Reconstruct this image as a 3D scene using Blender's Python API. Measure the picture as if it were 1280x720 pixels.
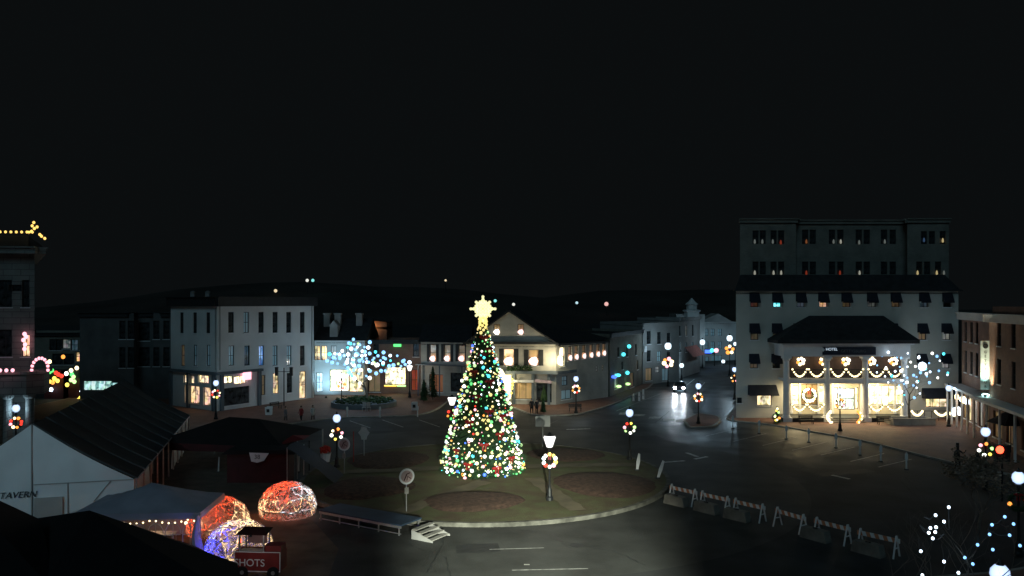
import bpy, bmesh, math, random
from mathutils import Vector, Matrix, noise
R = math.radians; PI = math.pi
for o in list(bpy.data.objects): bpy.data.objects.remove(o)
scene = bpy.context.scene
col = scene.collection
# ---------------------------------------------------------------- camera
F = 1004.0; HOR = 378.0; H = 13.5          # focal length in photo pixels, horizon row, eye height in metres
cam_d = bpy.data.cameras.new('camera'); cam = bpy.data.objects.new('camera', cam_d); col.objects.link(cam)
cam.location = (0, 0, H); cam.rotation_euler = (R(90), 0, 0)
cam_d.sensor_width = 36; cam_d.lens = 36 * F / 1280; cam_d.shift_y = (HOR - 360) / 1280
cam_d.clip_start = 0.5; cam_d.clip_end = 4000
scene.camera = cam
# ---------------------------------------------------------------- world, moon, exposure
w = bpy.data.worlds.new('World'); scene.world = w; w.use_nodes = True
bg = w.node_tree.nodes['Background']
bg.inputs[0].default_value = (0.74, 0.92, 1.0, 1); bg.inputs[1].default_value = 0.0045
moon_d = bpy.data.lights.new('moon', 'SUN'); moon = bpy.data.objects.new('moon', moon_d); col.objects.link(moon)
moon_d.energy = 0.20; moon_d.angle = R(25); moon_d.color = (0.42, 0.80, 1.0)
moon.rotation_euler = (R(52), 0, R(-14))
scene.view_settings.view_transform = 'Standard'; scene.view_settings.look = 'None'
scene.view_settings.exposure = 0; scene.view_settings.gamma = 1
scene.cycles.sample_clamp_indirect = 3.0

# ---------------------------------------------------------------- measures
def G(x, y):
    "ground point seen at photo position x, y"
    Y = F * H / (y - HOR); return ((x - 640) * Y / F, Y)
def Xa(x, Y): return (x - 640) * Y / F
def Za(y, Y): return H - (y - HOR) * Y / F
# ---------------------------------------------------------------- materials
MATS = {}
def mat(name, c, rough=0.8, var=0.25, scale=2.0, bump=0.0, bscale=None, metal=0.0, spec=0.4, c2=None):
    if name in MATS: return MATS[name]
    m = bpy.data.materials.new(name); m.use_nodes = True; n = m.node_tree.nodes; l = m.node_tree.links
    b = n['Principled BSDF']
    b.inputs['Roughness'].default_value = rough; b.inputs['Metallic'].default_value = metal
    b.inputs['Specular IOR Level'].default_value = spec
    tc = n.new('ShaderNodeTexCoord'); nz = n.new('ShaderNodeTexNoise'); nz.inputs['Scale'].default_value = scale
    nz.inputs['Detail'].default_value = 6; l.new(tc.outputs['Object'], nz.inputs['Vector'])
    rp = n.new('ShaderNodeValToRGB'); l.new(nz.outputs['Fac'], rp.inputs[0])
    c2 = c2 or tuple(max(0, x * (1 - var)) for x in c)
    c1 = c if c2 is None else tuple(min(1, x * (1 + var * 0.4)) for x in c)
    rp.color_ramp.elements[0].position = 0.32; rp.color_ramp.elements[1].position = 0.68
    rp.color_ramp.elements[0].color = (*c2, 1); rp.color_ramp.elements[1].color = (*c1, 1)
    l.new(rp.outputs[0], b.inputs['Base Color'])
    if bump:
        n2 = n.new('ShaderNodeTexNoise'); n2.inputs['Scale'].default_value = bscale or scale * 8; n2.inputs['Detail'].default_value = 5
        l.new(tc.outputs['Object'], n2.inputs['Vector'])
        bp = n.new('ShaderNodeBump'); bp.inputs['Strength'].default_value = bump; bp.inputs['Distance'].default_value = 0.05
        l.new(n2.outputs['Fac'], bp.inputs['Height']); l.new(bp.outputs[0], b.inputs['Normal'])
    MATS[name] = m; return m
def brickmat(name, c1, c2, mortar, sx, sy, rough=0.85, msize=0.012, uv=True, spec=0.3):
    if name in MATS: return MATS[name]
    m = bpy.data.materials.new(name); m.use_nodes = True; n = m.node_tree.nodes; l = m.node_tree.links
    b = n['Principled BSDF']; b.inputs['Roughness'].default_value = rough; b.inputs['Specular IOR Level'].default_value = spec
    tc = n.new('ShaderNodeTexCoord'); br = n.new('ShaderNodeTexBrick')
    l.new(tc.outputs['UV' if uv else 'Object'], br.inputs['Vector'])
    br.inputs['Scale'].default_value = 1; br.inputs['Brick Width'].default_value = sx; br.inputs['Row Height'].default_value = sy
    br.inputs['Mortar Size'].default_value = msize
    br.inputs['Color1'].default_value = (*c1, 1); br.inputs['Color2'].default_value = (*c2, 1); br.inputs['Mortar'].default_value = (*mortar, 1)
    nz = n.new('ShaderNodeTexNoise'); nz.inputs['Scale'].default_value = 0.6; nz.inputs['Detail'].default_value = 6
    l.new(tc.outputs['Object'], nz.inputs['Vector'])
    mx = n.new('ShaderNodeMix'); mx.data_type = 'RGBA'; mx.blend_type = 'MULTIPLY'; mx.inputs[0].default_value = 0.55
    mr = n.new('ShaderNodeMapRange'); mr.inputs[1].default_value = 0.3; mr.inputs[2].default_value = 0.7; mr.inputs[3].default_value = 0.5; mr.inputs[4].default_value = 1.15
    l.new(nz.outputs['Fac'], mr.inputs[0])
    l.new(br.outputs[0], mx.inputs[6]); l.new(mr.outputs[0], mx.inputs[7]); l.new(mx.outputs[2], b.inputs['Base Color'])
    bp = n.new('ShaderNodeBump'); bp.inputs['Strength'].default_value = 0.5; bp.inputs['Distance'].default_value = 0.02; bp.invert = True
    l.new(br.outputs['Fac'], bp.inputs['Height']); l.new(bp.outputs[0], b.inputs['Normal'])
    MATS[name] = m; return m
def emit(name, c, s, sample=False):
    if name in MATS: return MATS[name]
    m = bpy.data.materials.new(name); m.use_nodes = True; b = m.node_tree.nodes['Principled BSDF']
    b.inputs['Base Color'].default_value = (*[min(.8, x) for x in c], 1); b.inputs['Roughness'].default_value = 0.5
    b.inputs['Emission Color'].default_value = (*c, 1); b.inputs['Emission Strength'].default_value = s
    try: m.cycles.emission_sampling = 'AUTO' if sample else 'NONE'
    except Exception: pass
    MATS[name] = m; return m
def litpane(name, c, s, scale=1.2, dark=0.15):
    "lit room behind a pane: curtains and furniture give an uneven glow"
    if name in MATS: return MATS[name]
    m = emit(name, c, s); n = m.node_tree.nodes; l = m.node_tree.links; b = n['Principled BSDF']
    b.inputs['Roughness'].default_value = 0.1
    tc = n.new('ShaderNodeTexCoord'); oi = n.new('ShaderNodeObjectInfo'); ad = n.new('ShaderNodeVectorMath'); ad.operation = 'ADD'
    ml = n.new('ShaderNodeVectorMath'); ml.operation = 'SCALE'; ml.inputs['Scale'].default_value = 0.37; l.new(oi.outputs['Location'], ml.inputs[0])
    l.new(tc.outputs['Object'], ad.inputs[0]); l.new(ml.outputs[0], ad.inputs[1])
    nz = n.new('ShaderNodeTexNoise'); nz.inputs['Scale'].default_value = scale; nz.inputs['Detail'].default_value = 5; l.new(ad.outputs[0], nz.inputs['Vector'])
    vs_ = n.new('ShaderNodeVectorMath'); vs_.operation = 'MULTIPLY'; vs_.inputs[1].default_value = (2.6, 0.0, 1.7); l.new(ad.outputs[0], vs_.inputs[0])
    vo = n.new('ShaderNodeTexVoronoi'); vo.distance = 'CHEBYCHEV'; vo.inputs['Scale'].default_value = 1.0; l.new(vs_.outputs[0], vo.inputs['Vector'])
    sp = n.new('ShaderNodeSeparateColor'); l.new(vo.outputs['Color'], sp.inputs[0])
    a = n.new('ShaderNodeMath'); a.operation = 'MULTIPLY_ADD'; a.inputs[1].default_value = .55; l.new(sp.outputs[0], a.inputs[0]); l.new(nz.outputs['Fac'], a.inputs[2])
    mr = n.new('ShaderNodeMapRange'); mr.inputs[1].default_value = 0.45; mr.inputs[2].default_value = 0.95
    mr.inputs[3].default_value = s * dark; mr.inputs[4].default_value = s * 1.25
    l.new(a.outputs[0], mr.inputs[0]); l.new(mr.outputs[0], b.inputs['Emission Strength'])
    hm = n.new('ShaderNodeMix'); hm.data_type = 'RGBA'; hm.inputs[0].default_value = .25; hm.inputs[6].default_value = (*c, 1); l.new(vo.outputs['Color'], hm.inputs[7]); l.new(hm.outputs[2], b.inputs['Emission Color'])
    return m
M = {}
M['asphalt'] = mat('asphalt', (0.046, 0.049, 0.050), 0.8, 0.45, 0.35, 0.35, 9, spec=0.3)
M['wet'] = mat('wet_asphalt', (0.055, 0.06, 0.064), 0.55, 0.45, 0.35, 0.4, 9, spec=0.5)
def wet_asphalt():
    "dry asphalt with a wet stretch where the right street meets the square"
    m = M['asphalt']; n = m.node_tree.nodes; l = m.node_tree.links; b = n['Principled BSDF']
    tc = n.new('ShaderNodeTexCoord'); nz = n.new('ShaderNodeTexNoise'); nz.inputs['Scale'].default_value = 0.3; nz.inputs['Detail'].default_value = 6
    l.new(tc.outputs['Object'], nz.inputs['Vector'])
    mp = n.new('ShaderNodeMapping'); mp.inputs['Location'].default_value = (-22.5, -104, 0); l.new(tc.outputs['Object'], mp.inputs[0])
    sc = n.new('ShaderNodeVectorMath'); sc.operation = 'MULTIPLY'; sc.inputs[1].default_value = (1, .42, 0); l.new(mp.outputs[0], sc.inputs[0])
    ln = n.new('ShaderNodeVectorMath'); ln.operation = 'LENGTH'; l.new(sc.outputs[0], ln.inputs[0])
    mr = n.new('ShaderNodeMapRange'); mr.inputs[1].default_value = 6; mr.inputs[2].default_value = 20; mr.inputs[3].default_value = 1; mr.inputs[4].default_value = 0; l.new(ln.outputs['Value'], mr.inputs[0])
    a = n.new('ShaderNodeMath'); a.operation = 'ADD'; l.new(mr.outputs[0], a.inputs[0]); l.new(nz.outputs['Fac'], a.inputs[1])
    m2 = n.new('ShaderNodeMapRange'); m2.inputs[1].default_value = .62; m2.inputs[2].default_value = 1.45; m2.inputs[3].default_value = .82; m2.inputs[4].default_value = .33
    l.new(a.outputs[0], m2.inputs[0]); l.new(m2.outputs[0], b.inputs['Roughness'])
wet_asphalt()
M['litasphalt'] = mat('pale_asphalt', (0.053, 0.056, 0.053), 0.75, 0.5, 0.35, 0.4, 10)  # slightly paler than the asphalt: part of the light pool sits in the colour
M['paint'] = mat('road_paint', (0.5, 0.5, 0.48), 0.6, 0.6, 3.0)
M['kerb'] = mat('kerb_concrete', (0.32, 0.31, 0.28), 0.85, 0.35, 1.2, 0.2)
M['concrete'] = mat('concrete', (0.34, 0.33, 0.30), 0.9, 0.3, 1.0, 0.2)
M['brickwalk'] = brickmat('brick_paving', (0.20, 0.095, 0.07), (0.26, 0.13, 0.09), (0.12, 0.10, 0.09), 0.24, 0.12, 0.7, 0.01, uv=False)
M['grass'] = mat('winter_grass', (0.075, 0.085, 0.035), 0.95, 0.4, 0.9, 1.0, 22, c2=(0.075, 0.055, 0.03))
M['path'] = mat('worn_path', (0.13, 0.11, 0.07), 0.95, 0.3, 0.8, 0.5, 10)
M['mulch'] = mat('mulch', (0.075, 0.042, 0.028), 1.0, 0.6, 3.5, 1.0, 18)
M['white'] = mat('white_stucco', (0.70, 0.71, 0.70), 0.85, 0.14, 0.35, 0.15, 5)
M['hotel'] = mat('pale_painted_brick', (0.56, 0.55, 0.50), 0.85, 0.16, 0.3, 0.15, 6)
M['cream'] = mat('cream_paint', (0.74, 0.66, 0.48), 0.7, 0.1, 0.6)
M['trim'] = mat('white_trim', (0.74, 0.75, 0.76), 0.6, 0.08, 1.0)
M['grey'] = mat('grey_stucco', (0.34, 0.34, 0.33), 0.85, 0.2, 0.4, 0.1)
M['greyblue'] = mat('slate_blue_siding', (0.13, 0.16, 0.18), 0.8, 0.2, 0.8)
M['siding'] = brickmat('clapboard', (0.52, 0.50, 0.44), (0.50, 0.48, 0.42), (0.2, 0.2, 0.18), 8, 0.16, 0.8, 0.008)
M['stone'] = brickmat('stone_courses', (0.27, 0.28, 0.26), (0.24, 0.25, 0.235), (0.14, 0.14, 0.14), 1.5, 0.55, 0.85, 0.03)
M['brick'] = brickmat('red_brick', (0.30, 0.14, 0.09), (0.22, 0.10, 0.07), (0.30, 0.27, 0.24), 0.24, 0.08)
M['darkbrick'] = brickmat('dark_tan_brick', (0.30, 0.29, 0.25), (0.25, 0.24, 0.21), (0.2, 0.2, 0.18), 0.28, 0.09)
M['tanbrick'] = brickmat('tan_brick', (0.30, 0.28, 0.23), (0.24, 0.22, 0.18), (0.2, 0.2, 0.18), 0.28, 0.09)
M['roof'] = mat('dark_roof', (0.03, 0.032, 0.035), 0.9, 0.4, 1.5, 0.2)
M['dark'] = mat('dark_paint', (0.025, 0.028, 0.03), 0.6, 0.3, 2)
M['navy'] = mat('navy_canvas', (0.018, 0.022, 0.035), 0.9, 0.3, 2)
M['iron'] = mat('black_iron', (0.02, 0.022, 0.024), 0.45, 0.3, 5, metal=0.3)
M['glassdark'] = mat('dark_glass', (0.05, 0.06, 0.065), 0.12, 0.9, 1.6, spec=0.6)
M['maroon'] = mat('maroon_paint', (0.05, 0.008, 0.010), 0.7, 0.3, 1.5)
M['red'] = mat('red_paint', (0.45, 0.03, 0.02), 0.5, 0.2, 3)
M['bow'] = mat('red_ribbon', (0.35, 0.012, 0.015), 0.5, 0.2, 6)
M['bark'] = mat('bark', (0.15, 0.13, 0.11), 0.95, 0.4, 4, 0.6, 20)
M['needle'] = mat('fir_needles', (0.022, 0.065, 0.024), 0.8, 0.5, 1.6)
M['green'] = mat('green_leaves', (0.03, 0.07, 0.02), 0.8, 0.5, 3)
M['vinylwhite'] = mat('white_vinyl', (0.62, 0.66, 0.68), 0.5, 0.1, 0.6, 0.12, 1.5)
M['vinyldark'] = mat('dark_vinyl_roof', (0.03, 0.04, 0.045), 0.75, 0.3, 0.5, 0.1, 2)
M['vinylgrey'] = mat('grey_canvas', (0.50, 0.47, 0.56), 0.8, 0.15, 0.8, 0.1, 3)
M['black'] = mat('black_canvas', (0.012, 0.010, 0.011), 0.95, 0.3, 1)
M['metal'] = mat('galvanised_metal', (0.5, 0.51, 0.52), 0.4, 0.2, 4, metal=0.7)
M['orange'] = mat('orange_sheeting', (0.50, 0.19, 0.09), 0.5, 0.15, 3)
M['bluedeck'] = mat('blue_grey_deck', (0.035, 0.065, 0.11), 0.65, 0.35, 0.8, 0.1)
M['skin'] = mat('skin', (0.45, 0.28, 0.2), 0.6, 0.1, 5)
M['cloth_dark'] = mat('dark_cloth', (0.02, 0.02, 0.024), 0.9, 0.3, 4)
M['cloth_white'] = mat('white_cloth', (0.5, 0.5, 0.48), 0.9, 0.2, 4)
M['cloth_red'] = mat('red_cloth', (0.30, 0.03, 0.03), 0.9, 0.2, 4)
M['cloth_grey'] = mat('grey_cloth', (0.16, 0.16, 0.18), 0.9, 0.2, 4)
M['hair'] = mat('dark_hair', (0.015, 0.012, 0.01), 0.8, 0.3, 8)
M['hill'] = mat('dark_hillside', (0.05, 0.042, 0.036), 1.0, 0.4, 0.02)
M['beige'] = mat('packed_gravel', (0.13, 0.105, 0.08), 0.95, 0.35, 1.0, 0.6, 12)
def lantern_mat(name, c, s):
    m = bpy.data.materials.new(name); m.use_nodes = True; n = m.node_tree.nodes; l = m.node_tree.links; n.remove(n['Principled BSDF'])
    e = n.new('ShaderNodeEmission'); e.inputs[0].default_value = (*c, 1); tp_ = n.new('ShaderNodeBsdfTransparent'); mx = n.new('ShaderNodeMixShader'); mx.inputs[0].default_value = .5
    lw = n.new('ShaderNodeLayerWeight'); lw.inputs[0].default_value = .5; mr = n.new('ShaderNodeMapRange'); mr.inputs[3].default_value = s * 2.2; mr.inputs[4].default_value = s * 0.7; l.new(lw.outputs['Facing'], mr.inputs[0]); l.new(mr.outputs[0], e.inputs[1])
    l.new(tp_.outputs[0], mx.inputs[1]); l.new(e.outputs[0], mx.inputs[2]); l.new(mx.outputs[0], n['Material Output'].inputs[0]); m.cycles.emission_sampling = 'NONE'; return m
E = dict(
    lamp=lantern_mat('cool_lantern_glass', (0.50, 0.66, 1.0), 1.25),
    lampw=lantern_mat('warm_lantern_glass', (1.0, 0.95, 0.92), 1.8),
    lampfar=lantern_mat('far_lantern_glass', (0.70, 0.88, 1.0), 1.6),
    iceblue=emit('ice_blue_bulb', (0.26, 0.55, 1.0), 1.7),
    orange=emit('amber_light', (1.0, 0.42, 0.12), 4),
    white=emit('white_bulb', (1.0, 0.96, 0.85), 3.2),
    wwhite=emit('warm_white_bulb', (1.0, 0.80, 0.45), 3.0),
    cwhite=emit('cool_white_bulb', (0.72, 0.86, 1.0), 3.4),
    yellow=emit('yellow_bulb', (1.0, 0.72, 0.12), 2.0),
    green=emit('green_bulb', (0.12, 1.0, 0.22), 1.5),
    lime=emit('lime_bulb', (0.55, 1.0, 0.35), 1.8),
    cyan=emit('cyan_bulb', (0.1, 0.85, 1.0), 1.8),
    blue=emit('blue_bulb', (0.06, 0.16, 1.0), 2.2),
    red=emit('red_bulb', (1.0, 0.05, 0.03), 1.6),
    pink=emit('pink_bulb', (1.0, 0.42, 0.50), 2.0),
    orangeb=emit('orange_bulb', (1.0, 0.34, 0.06), 1.8),
    candle=emit('candle_glow', (1.0, 0.70, 0.66), 1.5),
    tgreen=emit('tree_green_bulb', (.15, .85, .25), 1.1), tlime=emit('tree_lime_bulb', (.62, .95, .42), 1.15), tgold=emit('tree_gold_bulb', (1.0, .78, .30), 1.15),
    amber=emit('amber_bulb', (1.0, .62, .16), 1.5),
    star=emit('star_light', (1.0, 0.90, 0.50), 2.2),
    head=emit('headlight_beam', (0.86, 0.88, 1.0), 120, True),
    sigred=emit('signal_red', (1.0, 0.07, 0.03), 5),
)
def P(kind):
    if kind == 'dark': return M['glassdark']
    T = dict(warm=((1.0, 0.62, 0.30), 1.1), dim=((1.0, 0.60, 0.35), 0.035), dimred=((1.0, 0.3, 0.15), 0.03), bright=((1.0, 0.80, 0.45), 2.6), cream=((1.0, 0.72, 0.38), 1.5),
             orange=((1.0, 0.50, 0.22), 1.0), cool=((0.5, 0.75, 1.0), 0.04), blue=((0.08, 0.35, 1.0), 0.35), cyan=((0.05, 0.8, 1.0), 1.6),
             teal=((0.5, 1.0, 0.95), 0.9), pale=((0.9, 0.9, 0.8), 0.14), red=((1.0, 0.12, 0.05), 0.06), green=((0.1, 1.0, 0.4), 0.9), brown=((1.0, 0.55, 0.28), 0.055), coolb=((0.62, 0.78, 1.0), 0.9))
    c, s = T[kind]
    return litpane('pane_' + kind, c, s, 2.6, .04)

# ---------------------------------------------------------------- helpers
def tag(o, label=None, cat=None, group=None, kind=None):
    if label: o['label'] = label
    if cat: o['category'] = cat
    if group: o['group'] = group
    if kind: o['kind'] = kind
    return o
def thing(name, label, cat, loc=(0, 0, 0), rz=0, group=None):
    o = bpy.data.objects.new(name, None); col.objects.link(o); o.empty_display_size = 0.3
    o.location = loc; o.rotation_euler = (0, 0, rz); return tag(o, label, cat, group)
def link(name, me, parent=None, loc=(0, 0, 0), rot=(0, 0, 0), label=None):
    o = bpy.data.objects.new(name, me); col.objects.link(o)
    if parent: o.parent = parent
    o.location = loc; o.rotation_euler = rot
    if label: o['label'] = label
    return o
class MB:
    def __init__(s): s.v = []; s.f = []; s.u = {}; s.mi = []; s.cur = 0
    def add(s, vs, fs, uvs=None):
        b = len(s.v); s.v += [tuple(p) for p in vs]
        for k, f in enumerate(fs):
            if uvs: s.u[len(s.f)] = uvs[k]
            s.f.append([b + i for i in f]); s.mi.append(s.cur)
        return s
    def box(s, c, d, rz=0, taper=1.0, rx=0):
        x, y, z = d[0] / 2, d[1] / 2, d[2] / 2; t = taper
        vs = [(-x, -y, -z), (x, -y, -z), (x, y, -z), (-x, y, -z), (-x * t, -y * t, z), (x * t, -y * t, z), (x * t, y * t, z), (-x * t, y * t, z)]
        m = Matrix.Translation(c) @ Matrix.Rotation(rz, 4, 'Z') @ Matrix.Rotation(rx, 4, 'X')
        return s.add([m @ Vector(p) for p in vs], [(0, 3, 2, 1), (4, 5, 6, 7), (0, 1, 5, 4), (1, 2, 6, 5), (2, 3, 7, 6), (3, 0, 4, 7)])
    def span(s, a, b, w_, h_):
        "bar with a rectangular section from a to b"
        a, b = Vector(a), Vector(b); d = b - a; L = d.length
        q = d.to_track_quat('X', 'Z').to_matrix().to_4x4(); m = Matrix.Translation((a + b) / 2) @ q
        x, y, z = L / 2, w_ / 2, h_ / 2
        vs = [(-x, -y, -z), (x, -y, -z), (x, y, -z), (-x, y, -z), (-x, -y, z), (x, -y, z), (x, y, z), (-x, y, z)]
        return s.add([m @ Vector(p) for p in vs], [(0, 3, 2, 1), (4, 5, 6, 7), (0, 1, 5, 4), (1, 2, 6, 5), (2, 3, 7, 6), (3, 0, 4, 7)])
    def tube(s, pts, r, n=6, closed=False):
        pts = [Vector(p) for p in pts]; rs = r if isinstance(r, (list, tuple)) else [r] * len(pts); vs = []; fs = []; K = len(pts)
        up = None
        for i, p in enumerate(pts):
            d = (pts[min(i + 1, K - 1)] - pts[max(i - 1, 0)]) if not closed else (pts[(i + 1) % K] - pts[i - 1])
            if d.length < 1e-6: d = Vector((0, 0, 1))
            d.normalize()
            if up is None: up = Vector((0, 0, 1)) if abs(d.z) < 0.9 else Vector((1, 0, 0))
            a = d.cross(up)
            if a.length < 1e-4: a = d.cross(Vector((1, 0.3, 0)))
            a.normalize(); b = a.cross(d); up = b
            for k in range(n):
                t = 2 * PI * k / n; vs.append(p + (a * math.cos(t) + b * math.sin(t)) * rs[i])
        for i in range(K if closed else K - 1):
            j = (i + 1) % K
            for k in range(n):
                k2 = (k + 1) % n; fs.append((i * n + k, i * n + k2, j * n + k2, j * n + k))
        if not closed:
            fs.append(tuple(range(n))[::-1]); fs.append(tuple((K - 1) * n + k for k in range(n)))
        return s.add(vs, fs)
    def lathe(s, prof, n=12, c=(0, 0, 0)):
        vs = []; fs = []; K = len(prof)
        for (r, z) in prof:
            for k in range(n):
                t = 2 * PI * k / n; vs.append((c[0] + r * math.cos(t), c[1] + r * math.sin(t), c[2] + z))
        for i in range(K - 1):
            for k in range(n):
                k2 = (k + 1) % n; fs.append((i * n + k, i * n + k2, (i + 1) * n + k2, (i + 1) * n + k))
        fs.append(tuple(range(n))[::-1]); fs.append(tuple((K - 1) * n + k for k in range(n)))
        return s.add(vs, fs)
    def ball(s, c, r, n=8, m=5, sq=(1, 1, 1)):
        pr = [(max(0.02, math.sin(PI * i / m)) * r, -math.cos(PI * i / m) * r) for i in range(m + 1)]
        b = len(s.v); s.lathe(pr, n)
        for i in range(b, len(s.v)):
            p = s.v[i]; s.v[i] = (p[0] * sq[0] + c[0], p[1] * sq[1] + c[1], p[2] * sq[2] + c[2])
        return s
    def prism(s, poly, z0, z1, bottom=True):
        n = len(poly); vs = [(x, y, z0) for x, y in poly] + [(x, y, z1) for x, y in poly]
        fs = [tuple(range(n, 2 * n))] + [(i, (i + 1) % n, n + (i + 1) % n, n + i) for i in range(n)]
        if bottom: fs.append(tuple(range(n))[::-1])
        return s.add(vs, fs)
    def extr(s, poly, y0, y1):
        "polygon in x,z pushed through y"
        n = len(poly); vs = [(x, y0, z) for x, z in poly] + [(x, y1, z) for x, z in poly]
        return s.add(vs, [tuple(range(n)), tuple(range(n, 2 * n))[::-1]] + [(i, n + i, n + (i + 1) % n, (i + 1) % n) for i in range(n)])
    def mesh(s, name, mats, smooth=False):
        me = bpy.data.meshes.new(name); me.from_pydata(s.v, [], s.f)
        if not isinstance(mats, (list, tuple)): mats = [mats]
        for m in mats: me.materials.append(m)
        for i, p in enumerate(me.polygons):
            p.material_index = min(s.mi[i], len(mats) - 1); p.use_smooth = smooth
        if s.u:
            ul = me.uv_layers.new(name='UVMap')
            for p in me.polygons:
                if p.index in s.u:
                    for k, li in enumerate(p.loop_indices): ul.data[li].uv = s.u[p.index][k]
        if any('brick' in m.name or 'stone' in m.name or 'clapboard' in m.name for m in mats) and len(s.u) < len(s.f):
            ul = me.uv_layers.get('UVMap') or me.uv_layers.new(name='UVMap')
            for p in me.polygons:
                if p.index in s.u: continue
                n_ = p.normal; tx = Vector((-n_.y, n_.x, 0)) if abs(n_.z) < .9 else Vector((1, 0, 0)); tx.normalize(); ty_ = n_.cross(tx)
                for li in p.loop_indices:
                    c_ = Vector(s.v[me.loops[li].vertex_index]); ul.data[li].uv = (c_.dot(tx), c_.dot(ty_))
        me.update(); return me
    def build(s, name, mats, parent=None, loc=(0, 0, 0), rot=(0, 0, 0), smooth=False, label=None):
        return link(name, s.mesh(name, mats, smooth), parent, loc, rot, label)
def struct(name, mb, m, **k):
    o = mb.build(name, m, **k); o['kind'] = 'structure'; return o
def text(name, body, size, m, parent, loc, rot, ext=0.02, align='CENTER', shear=0):
    c = bpy.data.curves.new(name, 'FONT'); c.body = body; c.size = size; c.extrude = ext; c.align_x = align; c.align_y = 'CENTER'; c.shear = shear
    t = bpy.data.objects.new(name, c); col.objects.link(t)
    dg = bpy.context.evaluated_depsgraph_get(); me = bpy.data.meshes.new_from_object(t.evaluated_get(dg))
    bpy.data.objects.remove(t); me.materials.clear(); me.materials.append(m)
    return link(name, me, parent, loc, rot)
def copy_tree(o, parent=None):
    c = o.copy(); col.objects.link(c); c.parent = parent
    for ch in o.children: copy_tree(ch, c)
    return c
ORD = ['first', 'second', 'third', 'fourth', 'fifth', 'sixth', 'seventh', 'eighth', 'ninth', 'tenth', 'eleventh', 'twelfth']
def lamp_light(kind, parent, loc, energy, color, radius=0.1, rot=None, size=None, blend=0.5):
    d = bpy.data.lights.new('light', kind); d.energy = energy; d.color = color; d.shadow_soft_size = radius
    if kind == 'SPOT': d.spot_size = size; d.spot_blend = blend
    o = bpy.data.objects.new('light', d); col.objects.link(o); o.parent = parent; o.location = loc
    if rot: o.rotation_euler = rot
    return o
def aim(o, frm, to):
    o.rotation_euler = (Vector(to) - Vector(frm)).to_track_quat('-Z', 'Y').to_euler()

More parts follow.
